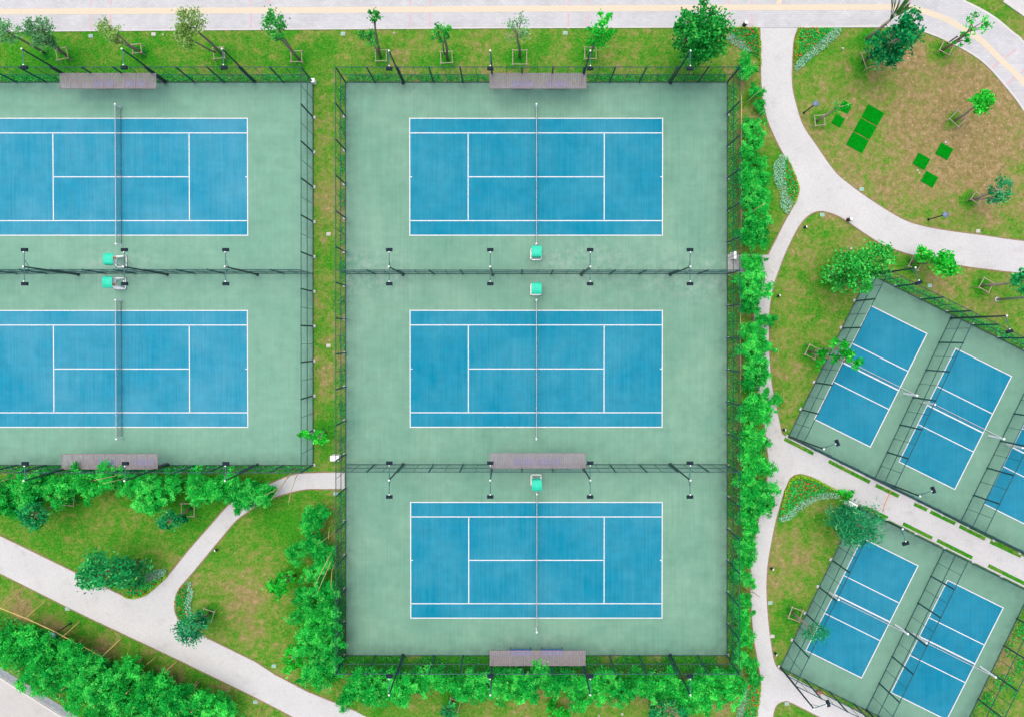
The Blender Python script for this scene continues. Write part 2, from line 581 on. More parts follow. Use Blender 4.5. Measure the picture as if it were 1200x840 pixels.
VERGES = [[(919, 514), (953, 531)], [(971, 540), (1019, 564.5)], [(1026, 568), (1053, 581)], [(1071, 590), (1086, 597)], [(1090, 599), (1119, 613)],
          [(1124, 616), (1154, 631)], [(1160, 634), (1196, 651)]]
VERGES_N = [[(1012, 593.5), (1040, 606.5)], [(1058, 613), (1092, 630)], [(1098, 632.5), (1139, 653)], [(1158, 662), (1200, 683)]]
ALLPAVED = [XY(q) for q in (MAIN, GATE, LEFT, PLAZA, ROAD_NE, ROAD_SW, LCOURT, MCOURT, UC, LC)]

# ------------------------------------------------------------------ lawn
TREE_BASES = [(52, 62), (80, 68), (165, 62), (262, 66), (352, 72), (446, 68), (524, 70), (609, 67), (690, 62), (1012, 75), (1016, 46), (1103, 60), (1117, 142), (957, 140),
              (1136, 235), (972, 325), (1068, 309), (1150, 335), (948, 412), (928, 716), (246, 718), (85, 585), (222, 595), (344, 675), (530, 820), (381, 505)]
DRY = [(1085, 110, 70, .42), (1150, 190, 60, .38), (1000, 200, 60, .15), (1050, 70, 30, .1), (1165, 120, 40, .3), (970, 60, 40, -.05), (385, 150, 22, .12), (385, 230, 25, .25), (385, 340, 18, .2), (385, 440, 25, .2),
       (30, 55, 20, .1), (130, 75, 60, -.22), (40, 75, 40, -.25), (470, 60, 30, .15), (560, 60, 30, .12), (930, 440, 40, .1), (930, 660, 35, .25), (920, 400, 30, .1), (1000, 260, 20, .1), (1160, 345, 45, .1),
       (110, 605, 40, .1), (325, 600, 28, -.35), (300, 660, 40, .15), (285, 705, 40, .28), (60, 570, 50, -.2), (220, 560, 60, -.2), (870, 120, 20, .1), (500, 815, 40, .1), (640, 812, 30, .22), (850, 815, 20, .35), (760, 775, 60, .3),
       (1165, 790, 40, .2), (1180, 20, 20, .05), (370, 700, 30, -.15), (140, 750, 80, -.1), (895, 210, 20, -.15), (940, 330, 15, .0), (1090, 335, 25, .15), (950, 290, 25, .12)]
DRY += [(x, y, 6.5, -1.0) for x, y in TREE_BASES]
DRY += [(25, 716, 9, .7), (60, 731, 10, .6), (120, 762, 12, .7), (205, 790, 10, .4), (262, 812, 10, .4), (1160, 250, 10, .4), (945, 140, 12, .4), (1000, 35, 0.1, 0)]
DRY += [(x, 777, 11, -.38) for x in range(415, 850, 18)] + [(x, 772, 6, .75) for x in (485, 715, 770, 845)]
DW = [(P(a, b), r / 12.42, k) for a, b, r, k in DRY]
def dryness(X, Y):
    d = np.full(len(X), .37)
    for c, r, k in DW:
        d += k * np.exp(-((X - c.x) ** 2 + (Y - c.y) ** 2) / (2 * r * r))
    return np.clip(d, -.4, 1.3)
gx = np.concatenate([[-900, -400, -180, -90], np.arange(-60, 60.1, .75), [90, 180, 400, 900]])
gy = np.concatenate([[-900, -400, -180, -80], np.arange(-46, 44.1, .75), [80, 180, 400, 900]])
GX, GY = np.meshgrid(gx, gy)
nx, ny = len(gx), len(gy)
GZ = np.where((abs(GX) < 60) & (abs(GY) < 46), rng.normal(0, .008, GX.shape), 0) - .01
idx = np.arange(nx * ny).reshape(ny, nx)
Q = np.stack([idx[:-1, :-1], idx[:-1, 1:], idx[1:, 1:], idx[1:, :-1]], -1).reshape(-1, 4)
me = np_mesh('lawn', np.stack([GX.ravel(), GY.ravel(), GZ.ravel()], 1), Q, M['lawn'], {'dry': dryness(GX.ravel(), GY.ravel())})
struct('lawn', me, None, 'mown lawn with green and dry straw coloured patches between courts and paths', 'lawn')

# grass blades: uncountable, one mesh
N = 230000
bx = rng.uniform(-50, 50, N)
by = rng.uniform(-37, 34, N)
keep = np.ones(N, bool)
for q in ALLPAVED:
    keep &= ~inside(q, bx, by)
bx, by = bx[keep], by[keep]
n = len(bx)
ang = rng.uniform(0, 2 * PI, n)
ln = rng.uniform(.06, .24, n)
wd = rng.uniform(.015, .045, n)
hh = rng.uniform(.02, .08, n)
dx, dy = np.cos(ang), np.sin(ang)
V = np.zeros((n, 3, 3), np.float32)
V[:, 0] = np.stack([bx - dy * wd, by + dx * wd, np.full(n, -.02)], 1)
V[:, 1] = np.stack([bx + dy * wd, by - dx * wd, np.full(n, -.02)], 1)
V[:, 2] = np.stack([bx + dx * ln, by + dy * ln, hh], 1)
dd = dryness(bx, by) + rng.normal(-.04, .20, n)
me = np_mesh('grass', V.reshape(-1, 3), np.arange(n * 3).reshape(n, 3), M['lawn'], {'dry': np.repeat(dd, 3)})
tag(link('grass', me), 'short grass blades standing all over the lawns', 'grass', None, 'stuff')

# ------------------------------------------------------------------ paving
struct('footpath', MB().prism(XY(MAIN), -.2, .035), M['path'], 'pale concrete footpath winding between the courts and round the garden', 'footpath')
OLD = [p for p in smooth(main_left) if 228 <= p[1] <= 588] + [(889, 610), (910, 604), (919, 574), (925, 561), (930, 540), (923, 513)] + [p for p in smooth(up_right[1:14]) if p[1] > 253] + [(947, 253), (941, 236)]
struct('footpath', MB().prism(XY(OLD), -.1, .0385), M['path_old'], 'older mottled grey stretch of footpath beside the right bamboo column', 'footpath')
struct('footpath', MB().prism(XY(GATE), -.2, .043), M['path_old'], 'short concrete footpath stub leading to the side gate of the middle courts', 'footpath')
struct('footpath', MB().prism(XY(LEFT), -.2, .035), M['path'], 'pale concrete footpath running diagonally through the lower left lawns', 'footpath')
struct('plaza', MB().prism(XY(PLAZA), -.2, .045), M['paver'], 'grey granite promenade along the top with a tactile strip', 'promenade')
struct('road', MB().prism(XY(ROAD_NE), -.2, .03), M['path'], 'pale road past the top right corner', 'road')
struct('road', MB().prism(XY(ROAD_SW), -.2, .02), M['road'], 'pale concrete road in the bottom left corner', 'road')
def kerb(pts, wd, z1, label, m='kerb'):
    struct('kerb', MB().ribbon(XY(pts), wd, -.1, z1), M[m], label, 'kerb')
kerb([(x, y - .8) for x, y in plaza_lo if x < 895], .12, .056, 'straight kerb between the promenade and the top lawn strip')
kerb([(936, 31.9), (1000, 31.6), (1040, 31.5)] + [(x + .8, y - .9) for x, y in smooth(plaza_rt[1:])], .17, .056, 'curved white kerb between the promenade and the round garden')
kerb([(x - 1.0, y + 1.0) for x, y in smooth(plaza_up[1:-1])], .2, .056, 'curved white kerb along the outer side of the promenade')
kerb([(1176, 1), (1200, 18), (1240, 49)], .32, .09, 'broad pale kerb of the top right road')
kerb([(-80, 740.5), (0, 793.5), (88, 849)], .16, .10, 'raised grey kerb beside the bottom left road')
sw = MB()
for off, wdt, zz in ((-9.5, .40, .03), (-4.6, .34, .038)):
    sw.ribbon(XY([(-80 - off * .0, 740 + off), (0, 793.5 + off), (95, 853 + off)]), wdt, -.1, zz)
struct('drain_channel', sw, M['drain'], 'grey slab drain channel between the bamboo grove and the road', 'drain')
tac_st = [(-150, 15.6), (0, 14.3), (300, 12.8), (600, 11), (900, 9.2), (1040, 9)]
tac_cv = [(1066, 9.5), (1085, 14.5), (1107, 22.5), (1130, 35.5), (1150, 48.5), (1175, 73), (1200, 98), (1240, 150)]
struct('tactile_strip', MB().ribbon(XY(tac_st + smooth(tac_cv)), .56, .0, .052), M['tactile'], 'cream tactile paving strip running along the promenade', 'tactile paving')
struct('tactile_strip', MB().ribbon(XY([(913, 5.4), (912.5, -25)]), .5, .0, .052), M['tactile'], 'short cream tactile strip branching off towards the top edge', 'tactile paving')
pk = MB()
for x in (107, 130, 294, 316, 481, 504, 666, 689, 854, 881, 1066):
    lo = 33 if x < 1040 else 30
    top = 9.5
    pk.ribbon(XY([(x, 34.2 if x > 400 else 36), (x, 15.5)]), .17, 0, .049)
    pk.ribbon(XY([(x, 7), (x, -28)]), .17, 0, .049)
for a, b in (((1160, 81), (1172, 73)), ((1178, 68), (1190, 58)), ((1178, 101), (1189, 91)), ((1196, 86), (1204, 79))):
    pk.ribbon(XY([a, b]), .2, 0, .049)
struct('granite_band', pk, M['pink'], 'pairs of pink granite bands crossing the promenade', 'paving band')

def verge(seg, sgn, label):
    a, b = P(*seg[0]), P(*seg[1])
    d = (b - a).normalized()
    o = struct('grass_verge', MB().ribbon([a, b], .34, -.1, .055), M['lawn'], label, 'grass verge')
    at = o.data.attributes.new('dry', 'FLOAT', 'POINT')
    at.data.foreach_set('value', [.22] * len(o.data.vertices))
for i, s_ in enumerate(VERGES):
    verge(s_, 1, f'{ORD[i]} narrow grass verge from the left below the upper volleyball fence')
for i, s_ in enumerate(VERGES_N):
    verge(s_, 1, f'{ORD[i]} narrow grass verge from the left above the lower volleyball fence')

eg = MB()
for pl in (smooth(main_left), smooth(corner_sw), smooth(low_right), smooth(up_right), smooth(ring_in), smooth(L_up), smooth(L_dn), [(240, 746), (300, 775.5), (322, 790), (360, 810), (417, 833)], [(345, 840), (300, 816.5), (200, 768), (100, 721), (0, 671), (-60, 641)]):
    eg.ribbon(XY(pl), .24, -.1, .022)
struct('lawn_edge', eg, M['soil'], 'worn earth edging between lawns and footpaths', 'lawn edge')

# ------------------------------------------------------------------ court slabs
ZC = .05
def apron(poly_px, m, label, step=.6):
    q = XY(poly_px)
    o, e1, e2 = q[0], q[1] - q[0], q[3] - q[0]
    n1, n2 = int(e1.length / step), int(e2.length / step)
    A, B = np.meshgrid(np.linspace(0, 1, n1 + 1), np.linspace(0, 1, n2 + 1))
    A, B = A.ravel(), B.ravel()
    q = [np.array(p[:2]) for p in q]
    XYp = (q[0] * ((1 - A) * (1 - B))[:, None] + q[1] * (A * (1 - B))[:, None] + q[2] * (A * B)[:, None] + q[3] * ((1 - A) * B)[:, None])
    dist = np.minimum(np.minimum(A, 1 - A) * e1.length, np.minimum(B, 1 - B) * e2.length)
    gr = np.exp(-(dist / .9) ** 2)  # dirt and painted occlusion, strongest along the slab rim
    pale = np.zeros(len(A))
    for px, py, r in PALE:
        c = P(px, py)
        pale += np.exp(-((XYp[:, 0] - c.x) ** 2 / (2 * r * r * 2.5) + (XYp[:, 1] - c.y) ** 2 / (2 * r * r)))
    for (a, b) in DIRT_SHADE:
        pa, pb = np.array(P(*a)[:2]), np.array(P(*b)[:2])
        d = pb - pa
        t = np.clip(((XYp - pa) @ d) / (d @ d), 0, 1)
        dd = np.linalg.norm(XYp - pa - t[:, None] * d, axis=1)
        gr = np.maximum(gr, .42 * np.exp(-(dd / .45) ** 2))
    V = np.concatenate([XYp, np.full((len(A), 1), ZC)], 1)
    idx = np.arange((n1 + 1) * (n2 + 1)).reshape(n2 + 1, n1 + 1)
    Q = np.stack([idx[:-1, :-1], idx[:-1, 1:], idx[1:, 1:], idx[1:, :-1]], -1).reshape(-1, 4)
    if e1.x * e2.y - e1.y * e2.x < 0:
        Q = Q[:, ::-1]
    o = struct('court_slab', np_mesh('court_slab', V, Q, m, {'grime_shade': gr, 'pale': np.clip(pale, 0, 1)}), None, label, 'court surface')
    mb = MB()
    r4 = [tuple(p) for p in q]
    for i in range(4):
        a, b = Vector(r4[i]), Vector(r4[(i + 1) % 4])
        mb.add([(*a, ZC - .002), (*b, ZC - .002), (*b, -.25), (*a, -.25)], [(0, 1, 2, 3)])
    mb.build('slab_edge', M['concrete'], o)
    return o
PALE = [(430, 316, 1.6), (700, 309, 1.6), (790, 323, 1.8), (660, 312, 1.2), (597, 757, .7), (640, 752, .6), (830, 324, 1.2), (120, 314, 1.2), (415, 322, 1.0), (448, 320, 1.0), (165, 311, 1.0)]
DIRT_SHADE = [((405, 321), (852, 321)), ((405, 543.5), (852, 543.5)), ((-84, 320), (367, 320)), ((760, 101), (850, 101)),
        ((845, 100), (845, 320)), ((1113, 372), (1025, 558)), ((1106, 644), (1015, 831))]  # runs beside fences: dirt with occlusion shade painted in
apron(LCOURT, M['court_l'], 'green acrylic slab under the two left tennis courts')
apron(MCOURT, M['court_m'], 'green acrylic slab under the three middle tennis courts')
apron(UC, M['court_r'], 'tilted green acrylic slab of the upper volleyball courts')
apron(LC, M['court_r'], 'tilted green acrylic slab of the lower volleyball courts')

def rect(c, e, nrm, L, W, z):
    return [tuple(c + e * (sx * L / 2) + nrm * (sy * W / 2)) for sx, sy in ((-1, -1), (1, -1), (1, 1), (-1, 1))]

def line(root, name, x0, x1, y0, y1, z=.008):
    mb = MB()
    mb.add([(x0, y0, z), (x1, y0, z), (x1, y1, z), (x0, y1, z)], [(0, 1, 2, 3)])
    return mb.build(name, M['line'], root)

def tennis_court(cpx, m, label):
    c = P(*cpx)
    o = MB()
    o.add([(-11.93, -5.53, 0), (11.93, -5.53, 0), (11.93, 5.53, 0), (-11.93, 5.53, 0)], [(0, 1, 2, 3)])
    t = o.build('tennis_court', m)
    t.location = (c.x, c.y, ZC + .004)
    tag(t, label, 'tennis court', 'blue tennis courts', 'structure')
    lw = .042
    for s in (-1, 1):
        line(t, 'baseline', s * 11.885 - lw, s * 11.885 + lw, -5.55, 5.55)
        line(t, 'doubles_sideline', -11.82, 11.82, s * 5.485 - lw, s * 5.485 + lw)
        line(t, 'singles_sideline', -11.82, 11.82, s * 4.115 - lw, s * 4.115 + lw)
        line(t, 'service_line', s * 6.4 - lw, s * 6.4 + lw, -4.05, 4.05)
        line(t, 'centre_mark', s * 11.75 - .08, s * 11.75 + .08, -.04, .04)
    line(t, 'centre_service_line', -6.335, 6.335, -lw, lw)
    return t
tennis_court((142.4, 207.7), M['blue_l'], 'faded blue tennis court at top left, cut by the left edge')
tennis_court((142.8, 432.2), M['blue_l'], 'faded blue tennis court at lower left, cut by the left edge')
tennis_court((628.3, 207.7), M['blue_m'], 'deep blue tennis court topmost of the middle three')
tennis_court((628.3, 432.1), M['blue_m'], 'blue tennis court in the middle of the middle three')
tennis_court((628.6, 655.8), M['blue_m'], 'blue tennis court lowest of the middle three')

ANG = math.atan2(-49.9, 100.6)          # short axis of the volleyball courts
def small_court(cpx, label):
    c = P(*cpx)
    mb = MB().add([(-2.97, -5.95, 0), (2.97, -5.95, 0), (2.97, 5.95, 0), (-2.97, 5.95, 0)], [(0, 1, 2, 3)])
    t = mb.build('volleyball_court', M['blue_r'])
    t.location = (c.x, c.y, ZC + .004)
    t.rotation_euler = (0, 0, ANG)
    tag(t, label, 'volleyball court', 'small blue volleyball courts', 'structure')
    lw = .040
    for s in (-1, 1):
        line(t, 'end_line', -3.0, 3.0, s * 5.95 - lw, s * 5.95 + lw)
        line(t, 'sideline', s * 2.95 - lw, s * 2.95 + lw, -5.89, 5.89)
        line(t, 'attack_line', -2.89, 2.89, s * 2 - lw, s * 2 + lw)
    line(t, 'centre_line', -2.89, 2.89, -.06, .06)
    return c
small_court((1020, 441), 'small blue volleyball court nearest the footpath junction, beside the leafy guard tree')
small_court((1119, 490.7), 'small blue volleyball court second from the left in the upper block')
small_court((1218.5, 540), 'small blue volleyball court cut off by the right edge')
small_court((1009.8, 711.8), 'small blue volleyball court at the left of the lower block')
small_court((1109.5, 761), 'small blue volleyball court at the right of the lower block')

# ------------------------------------------------------------------ fences
def wire_panel_mesh(W, H, sp, r, name):
    mb = MB()
    st = sp * math.sqrt(2)
    for sgn in (1, -1):
        k = -H
        while k < W + H:
            # line x = k + t (sgn=1) or x = k - t, z = t
            x0, z0 = k, 0.0
            x1, z1 = k + sgn * H, H
            pts = [(x0, z0), (x1, z1)]
            # clip to 0..W
            def clip(a, b):
                (xa, za), (xb, zb) = a, b
                t0, t1 = 0.0, 1.0
                dx = xb - xa
                for lo, hi in ((0, W),):
                    ta, tb = (lo - xa) / dx, (hi - xa) / dx
                    if ta > tb:
                        ta, tb = tb, ta
                    t0, t1 = max(t0, ta), min(t1, tb)
                if t1 - t0 < .01:
                    return None
                return (xa + dx * t0, za + (zb - za) * t0), (xa + dx * t1, za + (zb - za) * t1)
            c = clip(*pts)
            if c:
                (xa, za), (xb, zb) = c
                y = .002 * sgn
                mb.tube([(xa, y, za + .06), (xb, y, zb + .06)], r, 3, False)
            k += st
    return mb.mesh(name, M['wire'])
PANEL = wire_panel_mesh(2.8, 3.8, .13, .0019, 'mesh_panel')
POSTS = {}
def post_mesh(H, r):
    k = (H, r)
    if k not in POSTS:
        POSTS[k] = MB().lathe([(r, -.1), (r, H + .03), (r * 1.15, H + .031), (r * .6, H + .07)], 8).mesh('post', M['steel'])
    return POSTS[k]
FOOT = MB().box((0, 0, .04), (.26, .20, .12)).mesh('footing', M['concrete'])

def fence(a_px, b_px, label, H=3.95, spacing=2.8, foot=0, skip_first=False, skip_last=False, thin=True, zb=ZC):
    a, b = P(*a_px), P(*b_px)
    d = b - a
    L = d.length
    root = empty('chain_link_fence', (a.x, a.y, zb), label, 'fence', 'tall chain-link fences round the courts', math.atan2(d.y, d.x))
    n = max(1, round(L / spacing))
    w_ = L / n
    pm, tm = post_mesh(H, .072), post_mesh(H - .05, .02)
    for i in range(n + 1):
        if not ((i == 0 and skip_first) or (i == n and skip_last)):
            link('post', pm, root, (i * w_, 0, 0))
            if foot:
                link('footing', FOOT, root, (i * w_, .13 * foot, -.05))
        if i < n:
            o = link('mesh_panel', PANEL, root, (i * w_, 0, 0))
            o.scale = (w_ / 2.8, 1, (H - .1) / 3.86)
            if thin:
                link('stay', tm, root, ((i + .5) * w_, 0, 0))
    for z, nm in ((.06, 'bottom_rail'), (H * .5, 'middle_rail'), (H, 'top_rail')):
        MB().tube([(0, 0, z), (L, 0, z)], .036, 6).build(nm, M['steel'], root)
    return root
F1 = 'tall dark green chain-link fence '
fence((-84, 97), (367, 97), F1 + 'along the top of the left tennis courts')
fence((367, 97), (367, 544.5), F1 + 'on the right side of the left tennis courts', spacing=3.2, foot=1, skip_first=True)
fence((-84, 544.5), (367, 544.5), F1 + 'along the bottom of the left tennis courts', skip_last=True)
fence((-84, 320.5), (367, 320.5), F1 + 'dividing the two left tennis courts', skip_last=True, H=3.8)
fence((-84, 97), (-84, 544.5), F1 + 'closing the far left ends of the left courts', spacing=3.2, skip_first=True, skip_last=True)
fence((405, 97), (852, 97), F1 + 'along the top of the middle tennis courts')
fence((405, 97), (405.5, 767), F1 + 'on the left side of the middle tennis courts', spacing=3.2, foot=-1, skip_first=True)
fence((852, 97), (851.5, 767), F1 + 'on the right side of the middle tennis courts', spacing=3.0, skip_first=True, foot=1)
fence((405.5, 767), (851.5, 767), F1 + 'along the bottom of the middle tennis courts', skip_first=True, skip_last=True)
fence((405, 321), (852, 321), F1 + 'between the upper two middle tennis courts', skip_first=True, skip_last=True, H=3.8)
fence((405, 543.7), (852, 543.7), F1 + 'between the lower two middle tennis courts', skip_first=True, skip_last=True)
def off(p, k, q=(0, 0)):
    return (p[0] + k * bay[0] + q[0], p[1] + k * bay[1] + q[1])
HR = 3.75
fence(UC[0], UC[1], F1 + 'on the garden side of the upper volleyball courts', H=HR, foot=-1)
fence(UC[0], UC[3], F1 + 'with a hedge behind, topping the upper volleyball courts', H=HR, skip_first=True, foot=1)
fence(UC[1], UC[2], F1 + 'along the footpath below the upper volleyball courts', H=HR, skip_first=True, foot=-1)
fence(off(UC[0], .965), off(UC[1], 1.0), F1 + 'dividing first and second upper volleyball courts', H=HR, skip_first=True, skip_last=True)
fence(off(UC[0], 2), off(UC[1], 2), F1 + 'dividing second and third upper volleyball courts', H=HR, skip_first=True, skip_last=True)
fence(UC[3], UC[2], F1 + 'closing the upper volleyball courts beyond the right edge', H=HR, skip_first=True, skip_last=True)
fence(LC[0], LC[1], F1 + 'on the lawn side of the lower volleyball courts', H=HR, foot=-1)
fence(LC[0], LC[3], F1 + 'along the footpath above the lower volleyball courts', H=HR, skip_first=True, foot=1)
fence(LC[1], LC[2], F1 + 'along the path below the lower volleyball courts', H=HR, skip_first=True)
fence(off(LC[0], 1), off(LC[1], 1), F1 + 'dividing the two lower volleyball courts', H=HR, skip_first=True, skip_last=True)
fence(LC[3], LC[2], F1 + 'in front of the planted strip at lower right', H=HR, skip_first=True, skip_last=True)

# ------------------------------------------------------------------ floodlight poles
def flood_pole(base_px, arms, label, H=7.95, grp='floodlight poles along the court fences'):
    """arms: list of (dx, dy) metres in plan"""
    b = P(*base_px)
    root = empty('floodlight_pole', (b.x, b.y, 0), label, 'floodlight pole', grp)
    MB().tube([(0, 0, -.1), (0, 0, H * .5), (0, 0, H)], [.095, .08, .06], 8).build('pole', M['pole'], root)
    MB().lathe([(.16, 0), (.16, .07), (.10, .09), (.10, .2)], 8).build('base_plate', M['pole'], root)
    MB().lathe([(.075, H), (.08, H + .05), (.04, H + .09)], 8).build('pole_cap', M['white'], root)
    for dx, dy in arms:
        L = math.hypot(dx, dy)
        an = math.atan2(dy, dx)
        ux, uy = math.cos(an), math.sin(an)
        za = H - .12
        MB().tube([(0, 0, za), (dx * .9, dy * .9, za - .02)], .036, 6).build('arm', M['arm'], root)
        MB().tube([(0, 0, za - .7), (ux * L * .42, uy * L * .42, za - .03)], .022, 5).build('brace', M['arm'], root)
        mb = MB()
        mb.box((dx, dy, za - .05), (.28, .54, .15), an)
        mb.box((dx + ux * .05, dy + uy * .05, za + .04), (.16, .44, .05), an)
        hd = mb.build('floodlight', M['lamp_box'], root)
        MB().box((dx, dy, za - .135), (.25, .49, .02), an).build('lens', M['glass'], hd)
        MB().lathe([(.05, 0), (.05, .08)], 6, (dx - ux * .2, dy - uy * .2, za + .02)).build('bracket', M['white'], hd)
    return root
for i, x in enumerate((91, 195, 299)):
    flood_pole((x, 96), [(.1, -1.5)], f'single-arm floodlight pole {ORD[i]} from the left on the top fence of the left courts')
for i, x in enumerate((92.5, 196.5, 302)):
    flood_pole((x, 322), [(0, 1.42), (0, -1.42)], f'double-arm floodlight pole {ORD[i]} from the left on the left courts divider')
for i, x in enumerate((93, 197.5, 302)):
    flood_pole((x, 544), [(0, 1.42)], f'single-arm floodlight pole {ORD[i]} from the left in the bamboo below the left courts')
for i, x in enumerate((472.3, 577.5, 681.5, 785.5)):
    flood_pole((x, 98), [(0, -1.42)], f'single-arm floodlight pole {ORD[i]} from the left on the top fence of the middle courts')
    flood_pole((x, 322), [(0, 1.42), (0, -1.42)], f'double-arm floodlight pole {ORD[i]} from the left on the upper middle divider fence')
    flood_pole((x, 543.5), [(0, 1.42), (0, -1.42)], f'double-arm floodlight pole {ORD[i]} from the left on the lower middle divider fence')
    flood_pole((x, 766.5), [(0, 1.5)], f'single-arm floodlight pole {ORD[i]} from the left in the bamboo below the middle courts')
gp = 'floodlight poles along the court fences'
flood_pole((1019, 323), [(.40, -1.25)], 'single-arm floodlight pole at the top corner of the upper volleyball courts, under the leafy tree')
flood_pole((1114, 373), [(.35, -1.3)], 'single-arm floodlight pole where the first divider meets the hedge fence')
flood_pole((924, 511), [(1.2, .5)], 'single-arm floodlight pole at the lower left corner of the upper volleyball courts')
flood_pole((1024, 560), [(1.2, .5)], 'single-arm floodlight pole on the footpath fence below the second volleyball court')
flood_pole((1006, 594), [(.35, -1.25)], 'single-arm floodlight pole beside the spiky blue-green tree')
flood_pole((914, 781), [(1.25, .38)], 'single-arm floodlight pole leaning over the path at the lower left corner of the lower courts')
flood_pole((1015, 831), [(1.25, .38)], 'single-arm floodlight pole at the bottom edge where the lower divider ends')

# ------------------------------------------------------------------ tennis nets
def net_grid(L, H, sp, r):
    mb = MB()
    k = int(L / sp)
    for i in range(k + 1):
        x = -L / 2 + i * L / k
        mb.tube([(x, 0, .03), (x, 0, H)], r, 3, False)
    k = int(H / sp)
    for i in range(k + 1):
        mb.tube([(-L / 2, 0, .03 + i * (H - .03) / k), (L / 2, 0, .03 + i * (H - .03) / k)], r, 3, False)
    return mb
NETG = net_grid(12.7, 1.0, .075, .0042).mesh('net_mesh', M['net'])
def tennis_net(cpx, label):
    c = P(*cpx)
    root = empty('tennis_net', (c.x, c.y, ZC), label, 'tennis net', 'tennis nets', PI / 2)
    link('net_mesh', NETG, root)
    MB().box((0, 0, 1.03), (12.72, .035, .07)).build('headband', M['webbing'], root)
    MB().box((0, .0, .5), (.06, .035, .98)).build('centre_strap', M['webbing'], root)
    MB().tube([(-12.7 / 2, 0, .04), (12.7 / 2, 0, .04)], .012, 5).build('bottom_cord', M['net'], root)
    pm = MB().lathe([(.075, -.05), (.075, 1.08), (.085, 1.09), (.05, 1.13)], 10).mesh('net_post', M['white'])
    for s in (-1, 1):
        link('net_post', pm, root, (s * 6.45, 0, 0))
    return root
tennis_net((142.6, 207.2), 'tennis net across the top left court')
tennis_net((143, 432.4), 'tennis net across the lower left court')
tennis_net((628.2, 207), 'tennis net across the topmost middle court')
tennis_net((628.2, 432.4), 'tennis net across the central middle court')
tennis_net((628.6, 655.6), 'tennis net across the lowest middle court')

VNET = MB()
for i in range(66):
    x = -3.25 + i * .1
    VNET.tube([(x, 0, 1.35), (x, 0, 2.12)], .0025, 3, False)
for i in range(8):
    VNET.tube([(-3.25, 0, 1.35 + i * .11), (3.25, 0, 1.35 + i * .11)], .0025, 3, False)
VNETM = VNET.mesh('net_mesh', M['net'])
def volley_net(cpx, label):
    c = P(*cpx)
    root = empty('volleyball_net', (c.x, c.y, ZC), label, 'volleyball net', 'volleyball nets', ANG)
    link('net_mesh', VNETM, root)
    MB().box((0, 0, 2.15), (6.5, .035, .06)).build('headband', M['webbing'], root)
    MB().tube([(-3.25, 0, 1.34), (3.25, 0, 1.34)], .008, 5).build('bottom_cord', M['webbing'], root)
    pm = MB().lathe([(.10, -.02), (.10, 2.22), (.105, 2.23), (.06, 2.28)], 10).mesh('net_post', M['white'])
    bm_ = MB().box((0, 0, .02), (.18, .18, .03)).mesh('post_base', M['galv'])
    for s in (-1, 1):
        p = link('net_post', pm, root, (s * 3.55, 0, 0))
        link('post_base', bm_, p)
        MB().tube([(s * 3.25, 0, 2.15), (s * 3.52, 0, 2.17)], .012, 5).build('tie_rope', M['webbing'], root)
    return root
volley_net((1020, 441.5), 'volleyball net between white posts across the leftmost upper volleyball court')
volley_net((1119, 490.7), 'volleyball net between white posts across the second upper volleyball court')
volley_net((1218.5, 540), 'volleyball net of the right edge court, only its left post in view')
volley_net((1009.8, 711.8), 'volleyball net between white posts across the left lower volleyball court')
volley_net((1109.5, 761), 'volleyball net between white posts across the right lower volleyball court')

# ------------------------------------------------------------------ shelters and benches
SH_L, SH_W, SH_Z = 8.7, 1.34, 2.5
def make_shelter():
    root = empty('bench_shelter', (0, 0, ZC), 'x', 'shelter', 'grey roofed bench shelters by the fences')
    n = 9
    w_ = SH_L / n
    mb = MB()
    ks = 5
    vs, fs = [], []
    for i in range(ks * 2 + 1):
        x = -w_ / 2 + .012 + (w_ - .024) * i / (ks * 2)
        z = .035 if i % 2 else 0
        vs += [(x, -SH_W / 2, z), (x, SH_W / 2, z + .05)]
    for i in range(ks * 2):
        fs.append((2 * i, 2 * i + 2, 2 * i + 3, 2 * i + 1))
    pm = MB().add(vs, fs).mesh('roof_panel', M['poly'])
    rm = MB().box((0, 0, .01), (.045, SH_W + .02, .06)).mesh('rafter', M['shelter'])
    for i in range(n):
        link('roof_panel', pm, root, (-SH_L / 2 + (i + .5) * w_, 0, SH_Z))
    for i in range(n + 1):
        link('rafter', rm, root, (-SH_L / 2 + i * w_, 0, SH_Z))
    for s in (-1, 1):
        MB().box((0, s * SH_W / 2, SH_Z - .03), (SH_L + .06, .06, .09)).build('beam', M['shelter'], root)
    po = MB().box((0, 0, SH_Z / 2), (.09, .09, SH_Z)).mesh('post', M['shelter'])
    br = MB().tube([(0, 0, SH_Z - .7), (0, -.75, SH_Z - .08)], .03, 5).mesh('strut', M['shelter'])
    for x in (-4.0, -1.4, 1.4, 4.0):
        link('post', po, root, (x, SH_W / 2 - .12, 0))
        link('strut', br, root, (x, SH_W / 2 - .16, 0))
    return root
M['shelter'] = mat('mauve_grey_frame', (.27, .20, .22), .5, var=.1)
shel = [((127, 95.3), 0, 'grey roofed bench shelter at the top of the left courts'),
        ((630.5, 95.3), 0, 'grey roofed bench shelter at the top of the middle courts'),
        ((630, 539.5), PI, 'grey roofed bench shelter on the lower middle divider fence'),
        ((630, 770.5), PI, 'grey roofed bench shelter at the bottom of the middle courts'),
        ((129, 540.5), PI, 'grey roofed bench shelter at the bottom of the left courts, partly under bamboo')]
proto = make_shelter()
for i, (px, r, lb) in enumerate(shel):
    o = proto if i == 0 else copy_tree(proto)
    p = P(*px, SH_Z)
    o.location = (p.x, p.y, ZC)
    if r:
        o.rotation_euler = (0, 0, 0)
        o.scale = (1, 1, 1)
        o.rotation_euler = (0, 0, PI)
    o['label'] = lb

